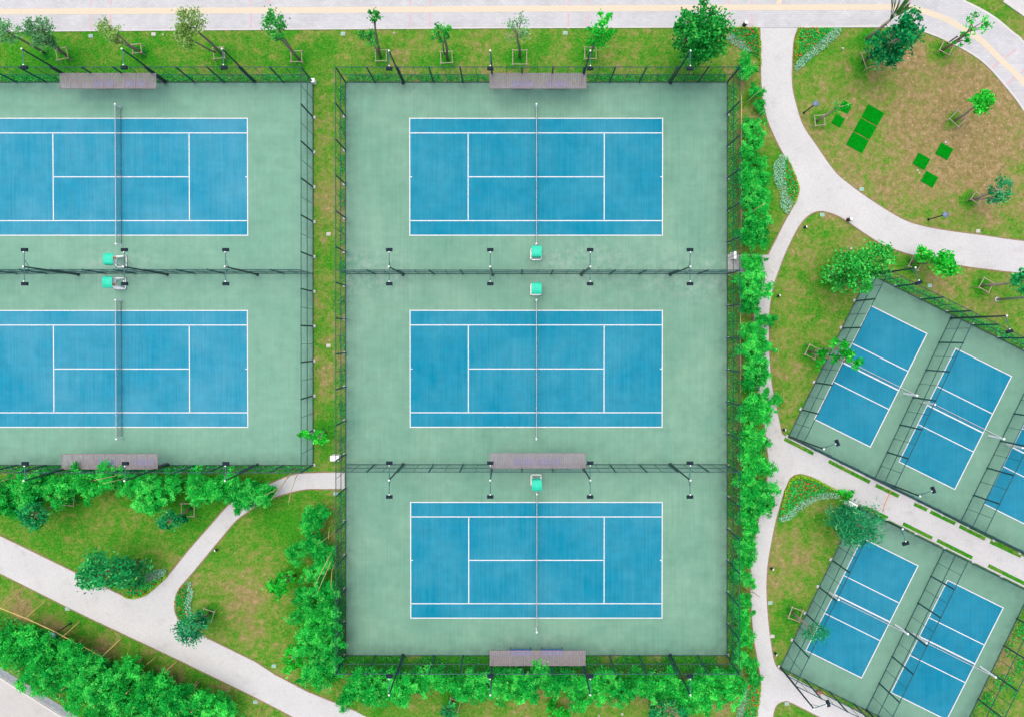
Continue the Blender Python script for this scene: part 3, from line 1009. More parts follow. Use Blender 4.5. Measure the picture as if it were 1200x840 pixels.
def make_bench():
    root = empty('bench', (0, 0, ZC), 'x', 'bench', 'blue seat benches under the shelters')
    vs, fs = [], []
    prof = [(-.22, .43), (-.20, .46), (-.05, .44), (.12, .44), (.19, .48), (.23, .62), (.245, .76)]
    for y, z in prof:
        for x in (-.22, .22):
            vs.append((x, y, z))
    for i in range(len(prof) - 1):
        fs.append((2 * i, 2 * i + 1, 2 * i + 3, 2 * i + 2))
    o = len(vs)
    vs += [(x, y + .0, z - .025) for x, y, z in vs]
    fs += [tuple(reversed([i + o for i in f])) for f in fs]
    k = len(prof)
    for i in range(k - 1):
        fs.append((2 * i, 2 * i + 2, 2 * i + 2 + o, 2 * i + o))
        fs.append((2 * i + 1, 2 * i + 1 + o, 2 * i + 3 + o, 2 * i + 3))
    sm = MB().add(vs, fs).mesh('seat', M['seat_blue'])
    for i in range(4):
        link('seat', sm, root, (-.75 + i * .5, 0, 0))
    MB().box((0, 0, .39), (2.0, .06, .05)).build('seat_beam', M['lamp_box'], root)
    lm = MB().box((0, 0, .2), (.05, .06, .38)).box((0, 0, .015), (.06, .52, .03)).mesh('leg', M['lamp_box'])
    for x in (-.95, .95):
        link('leg', lm, root, (x, 0, 0))
    return root
ben = [((122, 98.5), 0, 'blue bench left of the pair under the top left shelter'), ((159.5, 98.5), 0, 'blue bench right of the pair under the top left shelter'),
       ((612, 99), 0, 'blue bench left of the pair under the top middle shelter'), ((652.7, 99), 0, 'blue bench right of the pair under the top middle shelter'),
       ((615, 540), PI, 'blue bench left of the pair under the divider shelter'), ((643.5, 540), PI, 'blue bench right of the pair under the divider shelter'),
       ((610.3, 763), PI, 'blue bench left of the pair peeping out of the bottom middle shelter'), ((647, 763), PI, 'blue bench right of the pair peeping out of the bottom middle shelter'),
       ((126, 541), PI, 'blue bench left of the pair under the bottom left shelter'), ((168, 541), PI, 'blue bench right of the pair under the bottom left shelter')]
proto = make_bench()
for i, (px, r, lb) in enumerate(ben):
    o = proto if i == 0 else copy_tree(proto)
    p = P(*px, .45)
    o.location = (p.x, p.y, ZC)
    o.rotation_euler = (0, 0, r)
    o['label'] = lb

# ------------------------------------------------------------------ umpire chairs
def make_umpire():
    root = empty('umpire_chair', (0, 0, ZC), 'x', 'umpire chair', 'white umpire chairs with mint canopies')
    for sx in (-1, 1):
        for sy in (-1, 1):
            lg = MB().tube([(sx * .48, sy * .52, .02), (sx * .30, sy * .26 - .02, 1.45)], .045, 6).build('leg', M['white'], root)
            MB().lathe([(.07, 0), (.07, .05), (.045, .07)], 8, (sx * .48, sy * .52, 0)).build('rubber_foot', M['bin_dark'], lg)
    for sx in (-1, 1):
        MB().tube([(sx * .475, -.50, .09), (sx * .475, .50, .09)], .055, 6).build('base_rail', M['white'], root)
    for sy in (-1, 1):
        MB().tube([(-.47, sy * .505, .09), (.47, sy * .505, .09)], .055, 6).build('base_rail', M['white'], root)
    for z in (.42, .76, 1.10):
        k = 1 - z / 1.45 * .38
        MB().box((0, .51 - z * .19, z), (.84 * k + .04, .11, .035)).build('step', M['white'], root)
    MB().box((0, .0, 1.455), (.68, .72, .04)).build('platform', M['white'], root)
    MB().box((0, -.02, 1.60), (.74, .62, .07)).build('seat', M['white'], root)
    MB().box((0, .19, 1.66), (.70, .22, .05)).build('seat_cushion', M['orange'], root)
    MB().box((0, -.32, 1.88), (.50, .05, .50)).build('backrest', M['white'], root)
    for sx in (-1, 1):
        MB().box((sx * .29, -.08, 1.84), (.06, .50, .04)).box((sx * .29, .14, 1.66), (.04, .04, .34)).build('armrest', M['white'], root)
        MB().tube([(sx * .30, -.30, 1.46), (sx * .32, -.36, 2.2), (sx * .36, -.1, 2.36)], .02, 6).build('canopy_post', M['white'], root)
    vs, fs = [], []
    prof = [(-.52, 2.05), (-.50, 2.22), (-.42, 2.36), (-.25, 2.43), (0, 2.45), (.25, 2.42), (.46, 2.34), (.55, 2.25)]
    xs = (-.46, -.3, 0, .3, .46)
    for y, z in prof:
        for x in xs:
            vs.append((x * (1 - .10 * (y < -.3)), y, z - abs(x) ** 2 * .12))
    nx_ = len(xs)
    for i in range(len(prof) - 1):
        for j in range(nx_ - 1):
            a = i * nx_ + j
            fs.append((a, a + 1, a + 1 + nx_, a + nx_))
    o = len(vs)
    vs += [(x, y, z - .02) for x, y, z in vs]
    fs += [tuple(reversed([i + o for i in f])) for f in fs]
    MB().add(vs, fs).build('canopy', M['mint'], root)
    return root
ump = [((143, 307), 0, 'white umpire chair with mint canopy above the left divider fence'), ((142, 332.5), PI, 'white umpire chair with mint canopy below the left divider fence'),
       ((628, 298.5), 0, 'white umpire chair with mint canopy at the foot of the topmost middle net'), ((628, 339.5), PI, 'white umpire chair with mint canopy at the head of the central middle net'),
       ((628.3, 562), PI, 'white umpire chair with mint canopy below the divider shelter')]
proto = make_umpire()
for i, (px, r, lb) in enumerate(ump):
    o = proto if i == 0 else copy_tree(proto)
    p = P(*px)
    o.location = (p.x, p.y, ZC)
    o.rotation_euler = (0, 0, r)
    o['label'] = lb

# ------------------------------------------------------------------ foliage generators
def leaf_arrays(c, L, W, flat=1.0, r=rng, down=0.0):
    """c: N x 3 leaf bases; returns verts and quads"""
    n = len(c)
    nv = r.normal(0, .55, (n, 3))
    nv[:, 2] += flat
    nv /= np.linalg.norm(nv, axis=1)[:, None]
    a = r.normal(0, 1, (n, 3))
    a[:, 2] -= down
    a -= nv * (a * nv).sum(1)[:, None]
    a /= np.linalg.norm(a, axis=1)[:, None] + 1e-9
    b = np.cross(nv, a)
    Ls = (L * r.uniform(.65, 1.3, n))[:, None]
    Ws = (W * r.uniform(.7, 1.25, n))[:, None]
    V = np.zeros((n, 4, 3))
    V[:, 0] = c - a * Ls * .5
    V[:, 1] = c + b * Ws * .5 - nv * Ws * .12
    V[:, 2] = c + a * Ls * .5
    V[:, 3] = c - b * Ws * .5 - nv * Ws * .12
    return V.reshape(-1, 3), np.arange(n * 4).reshape(n, 4)

def crown_points(R, nclump, per, cl=.34, r=rng, hollow=.45):
    """leaf points in clumps spread through an ellipsoid of radii R; returns points and tint"""
    pts, tint, cen = [], [], []
    while len(cen) < nclump:
        p = r.normal(0, 1, 3)
        p /= np.linalg.norm(p)
        k = r.uniform(hollow, 1.0) ** .8
        q = p * k
        if q[2] < -.55:
            continue
        cen.append(q)
    cen = np.array(cen)
    lump = 1 + .22 * np.sin(cen[:, 0] * 4.1 + R[0] * 9) * np.cos(cen[:, 1] * 3.7 + R[1] * 7)
    cen = cen * np.array(R) * .86 * lump[:, None]
    rad = cl * min(R[0], R[1])
    for c in cen:
        m = int(per * r.uniform(.6, 1.4))
        g = r.normal(0, rad * .55, (m, 3))
        g[:, 2] *= .6
        pts.append(c + g)
        tc = r.uniform(.1, .75)
        tint.append(np.clip(tc + r.normal(0, .2, m), 0, 1))
    return np.concatenate(pts), np.concatenate(tint), cen

TREE_N = [0]
def tree(base_px, crowns, leafm, label, bark='bark', leaf=(.26, .15), dens=1.0, zmin=1.2, trunk_r=.115, name='tree', cat='tree', group='trees on the lawns', trunk=True, cl=.34, hmax=9.0, flat=.9, clumps=None):
    """crowns: list of (px, py, rx_px, ry_px) as seen in the photograph; height follows from how far the crown is thrown outwards from the foot"""
    TREE_N[0] += 1
    r = np.random.default_rng(100 + TREE_N[0])
    b = P(*base_px)
    root = empty(name, (b.x, b.y, 0), label, cat, group)
    tr = MB()
    allV, allF, allT, off_ = [], [], [], 0
    nad = Vector((601, 395))
    for ci, cr in enumerate(crowns):
        px, py, rx, ry = cr[:4]
        rb = (Vector(base_px) - nad)
        rc = (Vector((px, py)) - nad)
        z = cr[4] if len(cr) > 4 else CAM_H * (1 - rb.dot(rc) / rc.length_squared)
        z = min(max(z, zmin), hmax)
        c = P(px, py, z) - Vector((b.x, b.y, 0))
        s = (CAM_H - z) / F
        gk = 1.17 if base_px[1] < 73 and base_px[0] < 700 else 1.0    # the young promenade trees
        RX, RY = rx * s * gk, ry * s * gk
        R = (RX, RY, .75 * (RX + RY) / 2)
        area = PI * RX * RY
        per = 26
        nc = clumps or max(7, int(dens * area * 150 / per * (.035 / (leaf[0] * leaf[1]))))
        nc = min(nc, 420)
        pts, ti, cen = crown_points(R, nc, per, cl, r)
        pts = pts + np.array(c)
        ok = pts[:, 2] > .12
        pts, ti = pts[ok], ti[ok]
        V, Fq = leaf_arrays(pts, leaf[0], leaf[1], flat, r)
        allV.append(V)
        allF.append(Fq + off_)
        allT.append(np.repeat(ti, 4))
        off_ += len(V)
        if trunk:
            top = Vector(c) + Vector((0, 0, -R[2] * .2))
            k = Vector((r.normal(0, .05), r.normal(0, .05), 0)) * max(1, z * .2)
            p1 = top * .35 + k
            p2 = top * .7 - k * .5
            p1.z, p2.z = top.z * .38, top.z * .72
            if ci == 0:
                tr.tube([(0, 0, -.1), p1, p2, top], [trunk_r * 1.15, trunk_r, trunk_r * .75, trunk_r * .4], 7)
            else:
                tr.tube([p1 * .6, p1, p2, top], [trunk_r * .8, trunk_r * .7, trunk_r * .5, trunk_r * .3], 6)
            ids = r.choice(len(cen), min(len(cen), 9), False)
            for q in ids:
                e = Vector(cen[q]) + Vector(c)
                st = p2.lerp(top, r.uniform(0, .9))
                mid = st.lerp(e, .5) + Vector((0, 0, .1 * R[2]))
                tr.tube([st, mid, e], [trunk_r * .42, trunk_r * .28, trunk_r * .12], 5, False)
    if trunk:
        tr.build('trunk', M[bark], root, True)
    link('crown', np_mesh('crown', np.concatenate(allV), np.concatenate(allF), M[leafm], {'tint': np.concatenate(allT)}), root)
    return root

def guard(px, label, size=1.0, rz=0.0, m='wood', h=.85):
    p = P(*px)
    root = empty('tree_guard', (p.x, p.y, 0), label, 'tree guard', 'wooden guards round young trees', rz)
    s = size / 2
    pm = MB().tube([(0, 0, -.1), (0, 0, h)], .04, 6).mesh('stake', M[m])
    rm = MB().tube([(-s - .1, 0, 0), (s + .1, 0, 0)], .036, 6).mesh('rail', M[m])
    for x, y in ((-s, -s), (s, -s), (s, s), (-s, s)):
        link('stake', pm, root, (x, y, 0))
    for k, (x, y, a) in enumerate(((0, -s, 0), (s, 0, PI / 2), (0, s, 0), (-s, 0, PI / 2))):
        link('rail', rm, root, (x, y, h - .05 - .07 * (k % 2)), a)
    return root

TL = 'on the top lawn strip'
tree((52, 62), [(8, 37, 17, 12)], 'leaf_grey', 'grey-green young tree cut by the left edge ' + TL, 'bark', (.22, .14), .75, hmax=6.5)
tree((80, 68), [(44, 33, 18, 12), (50, 48, 17, 9)], 'leaf_grey', 'leaning grey-green tree above the first floodlight ' + TL, 'bark', (.22, .14), .8, hmax=6.5)
tree((166, 62), [(127, 34, 14, 10), (136, 48, 10, 7)], 'leaf_lime', 'thin yellow-green tree above the top left shelter', 'bark_pale', (.19, .12), .7, hmax=6)
tree((262, 66), [(222, 27, 16, 15), (216, 44, 13, 11)], 'leaf_lime', 'yellow-green tree with a strong bare trunk, third from the left ' + TL, 'bark', (.19, .12), 1.0, trunk_r=.12, hmax=6.5)
tree((352, 72), [(320, 27, 13, 13), (327, 44, 8, 6)], 'leaf_mid', 'leaning tree with a reddish trunk beside the gap between the courts', 'bark', (.22, .14), .9, hmax=6)
tree((446, 68), [(437, 19, 11, 9), (434, 44, 12, 10, 3.0)], 'leaf_mid', 'small tree with two leaf tufts, one above the other', 'bark', (.22, .14), .6, hmax=7.5)
tree((524, 70), [(520, 32, 11, 9), (516, 43, 13, 7)], 'leaf_mid', 'small round tree inside a guard left of the top middle shelter', 'bark', (.24, .14), .6, hmax=6.5)
tree((609, 67), [(606, 38, 17, 15)], 'leaf_grey', 'sparse twiggy grey tree directly behind the top middle shelter', 'bark', (.20, .12), .22, hmax=6)
tree((691, 64), [(702, 44, 17, 14), (710, 21, 9, 9)], 'leaf_bright', 'bright green tree right of the top middle shelter', 'bark', (.26, .16), .8, hmax=7)
tree((800, 72), [(826, 28, 27, 25), (812, 55, 24, 20), (832, 50, 24, 20), (806, 30, 18, 16)], 'leaf_green', 'large bushy green tree overhanging the promenade', 'bark', (.30, .18), 1.5, trunk_r=.16, hmax=7.5)
tree((1012, 72), [(1062, 38, 20, 17), (1040, 58, 26, 21), (1068, 20, 12, 11)], 'leaf_dark', 'big dense dark green tree in the round garden', 'bark_pale', (.28, .18), 1.7, trunk_r=.15, hmax=8)
tree((1103, 60), [(1145, 30, 18, 15), (1126, 46, 12, 7)], 'leaf_bright', 'slender open tree leaning over the curved promenade', 'bark', (.24, .15), .24, hmax=7)
tree((1118, 142), [(1149, 121, 15, 14)], 'leaf_bright', 'bright round-headed young tree near the right edge of the garden', 'bark_pale', (.28, .19), 2.2, hmax=4.5)
tree((957, 142), [(985, 124, 14, 12)], 'leaf_mid', 'almost bare young tree beside the small turf squares', 'bark_pale', (.16, .10), .06, hmax=4.5, clumps=4)
tree((1136, 235), [(1174, 222, 15, 16), (1166, 232, 12, 10)], 'leaf_teal', 'small dark blue-green tree at the right of the garden', 'bark_pale', (.22, .15), .6, hmax=4.5)
tree((973, 324), [(990, 316, 25, 24), (1022, 305, 30, 22), (1008, 332, 20, 14)], 'leaf_green', 'large spreading tree over the top corner of the volleyball courts', 'bark', (.27, .17), 1.0, trunk_r=.14, hmax=5.5)
tree((1068, 309), [(1082, 298, 11, 9), (1106, 308, 19, 15, 3.4)], 'leaf_bright', 'bright twin-headed tree between the curved path and the hedge fence', 'bark', (.27, .19), 1.9, hmax=4)
tree((1150, 335), [(1196, 331, 16, 16)], 'leaf_dark', 'dark tree with a long pale trunk cut by the right edge', 'bark_pale', (.28, .18), 1.0, trunk_r=.12, hmax=6)
tree((948, 412), [(984, 407, 20, 13), (998, 425, 12, 15), (968, 420, 17, 12)], 'leaf_bright', 'open leafy tree hanging over the fence of the leftmost volleyball court', 'bark_pale', (.32, .20), .55, hmax=5.5)
tree((980, 597), [(1008, 617, 31, 25), (995, 610, 24, 22)], 'leaf_teal', 'spiky dark blue-green tree over the lower volleyball fence', 'bark', (.42, .09), .95, trunk_r=.14, hmax=5.5, flat=.6)
tree((928, 716), [(955, 740, 17, 13)], 'leaf_teal', 'fine-leaved round tree leaning over the lower volleyball court', 'bark_pale', (.15, .07), .55, hmax=4.6)
tree((163, 656), [(125, 669, 38, 24), (155, 672, 25, 20), (108, 678, 20, 14)], 'leaf_dark', 'large dark evergreen tree overhanging the diagonal footpath', 'bark', (.32, .18), 1.0, trunk_r=.14, hmax=5)
tree((246, 718), [(222, 737, 19, 17), (234, 724, 13, 11)], 'leaf_teal', 'blue-green tree beside the flower bed at the path fork', 'bark', (.22, .13), 1.0, hmax=4)
tree((82, 583), [(40, 603, 19, 17)], 'leaf_dark', 'dark round tree below the bamboo near the left edge', 'bark', (.30, .18), 1.1, hmax=4.5)
tree((224, 595), [(199, 611, 15, 13), (212, 604, 10, 9)], 'leaf_dark', 'small dark round tree below the bamboo beside the narrow path', 'bark', (.26, .16), 1.0, hmax=4)
tree((346, 674), [(326, 687, 17, 14), (334, 676, 11, 9)], 'leaf_bright', 'bright green tree on the lawn left of the bamboo column', 'bark', (.30, .18), .8, hmax=4)
tree((356, 758), [(344, 772, 12, 21)], 'leaf_bright', 'upright green tree at the path edge below the bamboo column', 'bark', (.26, .16), 1.0, hmax=4)
tree((532, 819), [(524, 838, 16, 13)], 'leaf_dark', 'dark tree with its guard at the bottom edge', 'bark', (.28, .17), .9, hmax=3.5)
tree((650, 826), [(652, 832, 15, 13)], 'leaf_bright', 'vivid green shrub at the bottom edge', 'bark', (.26, .17), 1.2, hmax=2, name='shrub', cat='shrub')
tree((758, 814), [(788, 835, 26, 15), (766, 834, 12, 10)], 'leaf_dark', 'dark spreading tree with a brown trunk at the bottom edge', 'bark', (.30, .16), .7, trunk_r=.14, hmax=4.5)
tree((381, 505), [(372, 512, 13, 10), (357, 510, 9, 7)], 'leaf_bright', 'bright little tree leaning on the fence between left and middle courts', 'bark_pale', (.28, .20), .6, hmax=4)
tree((993, 582), [(988, 580, 9, 7), (998, 579, 7, 5)], 'leaf_bright', 'bright green shrub at the end of the path flower bed', 'bark', (.2, .14), 1.0, hmax=.9, zmin=.4, name='shrub', cat='shrub', trunk=False)
for px, rz, sz, lb in (((78, 67), .2, 1.0, 'wooden guard round the leaning grey-green tree, leftmost'), ((165, 61), .1, .8, 'wooden guard round the thin yellow-green tree'),
                       ((260, 66), .1, 1.0, 'wooden guard round the strong trunked yellow-green tree'), ((350, 70), 0, 1.0, 'wooden guard round the reddish trunked leaning tree'),
                       ((448, 69), 0, 1.0, 'wooden guard round the small two-tuft tree'), ((524, 71), .05, 1.05, 'wooden guard left of the top middle shelter'),
                       ((609, 71), 0, 1.3, 'wooden guard round the sparse grey tree'), ((691, 66), 0, 1.05, 'wooden guard round the bright tree right of the top shelter'),
                       ((1017, 72), .35, 1.5, 'large wooden guard round the dense garden tree'), ((1104, 60), -.45, 1.0, 'wooden guard round the slender leaning tree'),
                       ((1117, 142), -.75, 1.1, 'diamond-set wooden guard round the bright round-headed tree'), ((957, 144), .1, .9, 'wooden guard round the almost bare tree'),
                       ((1139, 234), -.6, .8, 'wooden guard round the small blue-green garden tree'), ((976, 324), -.4, 1.2, 'wooden guard under the large spreading tree'),
                       ((1068, 310), -.45, .95, 'wooden guard round the bright twin-headed tree'), ((1150, 335), -.5, 1.0, 'wooden guard round the long pale trunk near the right edge'),
                       ((948, 412), -.45, 1.0, 'wooden guard beside the leftmost volleyball court fence'), ((929, 716), -.35, 1.05, 'wooden guard on the lower right lawn'),
                       ((247, 717), -.3, 1.0, 'wooden guard behind the path fork flower bed'), ((83, 580), -.1, 1.5, 'wooden guard half under bamboo near the left edge'),
                       ((224, 595), 0, 1.2, 'wooden guard under the bamboo beside the narrow path'), ((533, 821), -.3, 1.0, 'wooden guard at the bottom edge lawn')):
    guard(px, lb, sz, rz)

# tied-up palm
b = P(1016, 46)
root = empty('palm_tree', (b.x, b.y, 0), 'transplanted palm with upright tied fronds at the promenade edge', 'palm tree')
top = P(1043, 24, 4.2) - b
MB().tube([(0, 0, -.1), top * .5, top], [.20, .16, .12], 8).build('trunk', M['bark_pale'], root, True)
r_ = np.random.default_rng(5)
tips = [(1043, -6, 7.4), (1049, -6, 7.6), (1054, -2, 7.2), (1062, 1, 6.6), (1064, 9, 6.0), (1052, 6, 6.4), (1047, 2, 7.0)]
for px, py, z in tips:
    e = P(px, py, z) - b
    mb = MB()
    pts = [top.lerp(e, t) + Vector((0, 0, .35 * math.sin(PI * t))) for t in np.linspace(0, 1, 7)]
    mb.tube(pts, [.04, .035, .03, .025, .02, .015, .008], 4, False)
    for k in range(26):
        t = .25 + .75 * k / 26
        c = top.lerp(e, t) + Vector((0, 0, .35 * math.sin(PI * t)))
        d = (e - top).normalized()
        for sg in (-1, 1):
            sd_ = Vector((-d.y, d.x, 0)).normalized() * sg
            tip = c + sd_ * .26 + d * .5 + Vector((0, 0, .05))
            wv = d * .07
            mb.add([c - wv, c + wv, tip], [(0, 1, 2)])
    mb.build('frond', M['frond'] if 'frond' in M else M.setdefault('frond', mat('palm_frond', (.09, .28, .06), .6, var=.35, scale=3)), root)

# ------------------------------------------------------------------ bamboo
def bamboo_mesh(seed):
    r = np.random.default_rng(seed)
    culms = []
    pts, tint = [], []
    ncul = 5
    for i in range(ncul):
        a = 2 * PI * i / ncul + r.normal(0, .4)
        H = r.uniform(3.6, 5.0)
        out = r.uniform(.5, 1.25)
        path = []
        for t in np.linspace(0, 1, 8):
            rr = .12 + out * t ** 2.3
            path.append(Vector((math.cos(a) * rr, math.sin(a) * rr, H * (t - .10 * t ** 4))))
        culms.append(path)
        for s in range(15):
            t = r.uniform(.42, 1.0)
            k = min(int(t * 7), 6)
            c = path[k].lerp(path[k + 1], t * 7 - k)
            aa = r.uniform(0, 2 * PI)
            ln_ = r.uniform(.4, 1.1)
            tc = r.uniform(.1, .85)
            for q in range(4):
                m = 22
                u = r.uniform(.15, 1, m)
                ab = aa + r.normal(0, .35)
                P_ = np.stack([c.x + np.cos(ab) * u * ln_, c.y + np.sin(ab) * u * ln_, c.z + .12 - .35 * u ** 2 * ln_], 1)
                pts.append(P_ + r.normal(0, .075, (m, 3)))
                tint.append(np.clip(tc + r.normal(0, .2, m) + (t - .7) * .3, 0, 1))
    pts, tint = np.concatenate(pts), np.concatenate(tint)
    V, Fq = leaf_arrays(pts, .25, .075, 1.2, r, .3)
    fol = np_mesh('foliage', V, Fq, M['leaf_bamboo'], {'tint': np.repeat(tint, 4)})
    cm = []
    for p in culms:
        cm.append(MB().tube(p, [.035, .034, .032, .03, .026, .02, .014, .006], 5, False).mesh('culm', M['culm'], True))
    return fol, cm
BAM = [bamboo_mesh(50 + i) for i in range(7)]
BN = [0]
def bamboo(crown_px, label, group, sc=1.0, z=3.6, lean=(0, 0)):
    """crown_px: where the middle of the crown shows"""
    i = BN[0]
    BN[0] += 1
    r = np.random.default_rng(900 + i)
    c = P(*crown_px, z * sc)
    root = empty('bamboo_clump', (c.x, c.y, 0), label, 'bamboo', group, r.uniform(0, 2 * PI))
    fol, cm = BAM[i % len(BAM)]
    link('foliage', fol, root)
    for q in cm:
        link('culm', q, root)
    s = sc * r.uniform(.9, 1.1)
    root.scale = (s, s, sc * r.uniform(.92, 1.08))
    root.rotation_euler = (r.normal(0, .06) + lean[0], r.normal(0, .06) + lean[1], r.uniform(0, 2 * PI))
    return root
rows = [
    ('from left in the row below the left courts', 'bamboo row below the left tennis courts',
     [(8, 566, 1.0), (28, 578, .95), (44, 562, .95), (64, 572, 1.05), (84, 558, 1.0), (100, 572, .9), (118, 560, .85), (142, 562, .8), (165, 572, 1.1), (182, 583, .95), (196, 566, 1.0), (222, 566, 1.0), (242, 575, 1.0),
      (258, 566, .95), (277, 583, .9), (292, 572, .95), (312, 576, .75), (2, 592, .9), (20, 598, .5)]),
    ('from top in the column left of the middle courts', 'bamboo column left of the middle tennis courts',
     [(380, 603, .75), (365, 612, .8), (372, 638, .85), (352, 648, .7), (386, 655, .7), (372, 672, .75), (362, 700, .85), (382, 698, .9), (358, 722, .9), (386, 722, 1.0), (374, 742, 1.0), (390, 750, .85),
      (364, 760, .85), (382, 772, .95), (372, 793, .9), (396, 788, .8)]),
    ('from left in the row below the middle courts', 'bamboo row below the middle tennis courts',
     [(410, 806, .95), (428, 797, 1.0), (448, 810, .9), (448, 795, .9), (470, 802, 1.0), (490, 797, .85), (508, 793, .9), (526, 796, .75), (545, 797, .95), (560, 806, .85), (580, 800, 1.0), (600, 796, 1.0), (620, 800, 1.0),
      (640, 792, 1.05), (658, 802, 1.0), (678, 806, 1.0), (694, 800, .95), (714, 795, .9), (734, 801, 1.0), (752, 799, 1.0), (772, 800, .95), (790, 803, 1.0), (812, 806, 1.0), (826, 800, 1.0), (845, 800, 1.0), (862, 797, .95), (830, 816, .7)]),
    ('from top in the column right of the middle courts', 'bamboo column right of the middle tennis courts',
     [(873, 75, .95), (882, 105, .6), (888, 122, .45), (893, 130, .4), (878, 148, .85), (886, 162, .85), (874, 177, .9), (888, 190, .7), (872, 203, .85), (884, 212, .9), (893, 232, .85), (877, 234, .9), (882, 258, .85), (892, 272, .95), (876, 276, .8),
      (882, 318, .7), (876, 336, .95), (890, 340, .9), (880, 358, .8), (895, 375, .55), (906, 374, .4), (878, 388, .75), (893, 402, .9), (880, 412, .9), (886, 436, .85), (876, 446, .85), (884, 474, 1.0), (897, 474, .7), (912, 466, .4), (874, 484, .8), (890, 492, .6), (876, 512, .8),
      (890, 520, .85), (876, 530, .85), (888, 546, .9), (874, 560, .95), (886, 574, .9), (900, 592, .6), (876, 592, .95), (876, 612, .9), (880, 624, .6), (870, 676, .6), (880, 684, .45), (868, 728, .65), (866, 744, .7), (872, 752, .5), (884, 797, .5), (870, 640, .65), (872, 656, .6), (866, 662, .5), (871, 704, .55), (866, 714, .5), (866, 772, .6), (880, 782, .55), (872, 310, .55), (890, 308, .5)]),
]
for phrase, grp, L in rows:
    vertical = 'top' in phrase
    if 'right' in phrase:
        L = [(x + ((4.5 if y < 600 else 1) if x < 890 else 0), y, sc * (.74 if y < 215 else .93)) for x, y, sc in L if not (88 < y < 140 and x < 880)]
    if 'column left' in phrase:
        L = [(x - 6, y, sc * .97) for x, y, sc in L]
    if 'below the middle' in phrase:
        L = [(x, y + 6, sc * .95) for x, y, sc in L]
    if 'below the left' in phrase:
        L = [(x, y + 4, sc * .95) for x, y, sc in L]
    L = sorted(L, key=lambda q: q[1] if vertical else q[0])
    for i, (x, y, sc) in enumerate(L):
        if i < len(ORD):
            o_ = ORD[i]
        else:
            o_ = 'last' if len(L) - i == 1 else ORD[len(L) - i - 1] + ' from last'
        bamboo((x, y), f'feathery bamboo clump, {o_} {phrase}', grp, sc)
# grove at the bottom left
grove = []
gr = np.random.default_rng(3)
for j, d in enumerate((20, 38, 56, 74, 92)):
    for i in range(24):
        x = -20 + i * 20 + (j % 2) * 10 + gr.normal(0, 3)
        y = 697 + x * .437 + d + gr.normal(0, 3)
        if d == 20 or (d == 38 and x < 25):
            continue
        if d == 38:
            y += 10 if x < 135 else -4
        if math.hypot(x - 62, y - 741) < 17:
            continue
        road_y = 776 + x * .632
        if y > road_y - 8 or y > 850 or x > 330:
            continue
        grove.append((j, x, y))
rown = ('the path-side row', 'the path-side row', 'the middle row', 'the fourth row', 'the road-side row')
cnt = {}
for j, x, y in sorted(grove):
    k = cnt.get(j, 0)
    cnt[j] = k + 1
    bamboo((x, y), f'bamboo clump, {ORD[k]} from left in {rown[j]} of the corner grove', 'bamboo grove in the bottom left corner', float(gr.uniform(.85, 1.1)))

# ------------------------------------------------------------------ low planting (uncountable)
def planting(name, poly_px, m, label, cat, h=.35, dens=60, leaf=(.13, .09), parent=None, seed=1, gaps=0.0):
    q = XY(poly_px)
    r = np.random.default_rng(seed)
    xs, ys = [p.x for p in q], [p.y for p in q]
    A = (max(xs) - min(xs)) * (max(ys) - min(ys))
    n = int(A * dens * 2.6)
    X, Y = r.uniform(min(xs), max(xs), n), r.uniform(min(ys), max(ys), n)
    k = inside(q, X, Y)
    if gaps:
        k &= (np.sin(X * 1.7 + seed) * np.cos(Y * 1.9 + seed * 2) + r.normal(0, .3, n)) > gaps
    X, Y = X[k], Y[k]
    n = len(X)
    bumpy = .75 + .25 * np.sin(X * 5.1) * np.cos(Y * 4.3)
    Z = h * bumpy * r.uniform(.35, 1, n)
    V, Fq = leaf_arrays(np.stack([X, Y, Z], 1), leaf[0], leaf[1], .8, r)
    t = np.clip(r.beta(2, 2, n), 0, 1)
    o = link(name, np_mesh(name, V, Fq, M[m], {'tint': np.repeat(t, 4)}), parent)
    if parent is None:
        tag(o, label, cat, None, 'stuff')
    else:
        o['kind'] = 'stuff'
    return o
planting('hedge', [(-84, 88.5), (365, 88.5), (365, 96), (-84, 96)], 'leaf_hedge', 'low green hedge behind the top fence of the left courts', 'hedge', .4, 70, seed=11)
planting('hedge', [(407, 88.5), (850, 88.5), (850, 96), (407, 96)], 'leaf_hedge', 'low green hedge behind the top fence of the middle courts', 'hedge', .4, 70, seed=12)
planting('hedge', [(-84, 545.5), (365, 545.5), (365, 552), (-84, 552)], 'leaf_hedge', 'low hedge behind the bottom fence of the left courts', 'hedge', .35, 60, seed=13)
planting('hedge', [(853.5, 98), (863, 98), (862, 297), (853.5, 297)], 'leaf_hedge', 'dark ground cover beside the right fence, above the gate path', 'ground cover', .3, 45, seed=14)
planting('hedge', [(853.5, 322), (862, 322), (861, 766), (853, 766)], 'leaf_hedge', 'dark ground cover beside the right fence, below the gate path', 'ground cover', .3, 40, seed=15)
planting('hedge', [(397, 100), (404, 100), (404.5, 548), (397, 548)], 'leaf_hedge', 'patchy ground cover along the left fence of the middle courts', 'ground cover', .25, 50, seed=16, gaps=-.1)
planting('hedge', [(396, 576), (404.5, 576), (405, 766), (394, 770)], 'leaf_hedge', 'ground cover under the bamboo column, left of the middle fence', 'ground cover', .3, 45, seed=17)
planting('hedge', [(406, 768.5), (851, 768.5), (851, 784), (406, 784)], 'leaf_green', 'patchy ground cover below the bottom middle fence', 'ground cover', .3, 40, seed=18, gaps=-.35)
def shift(p, dx, dy):
    return (p[0] + dx, p[1] + dy)
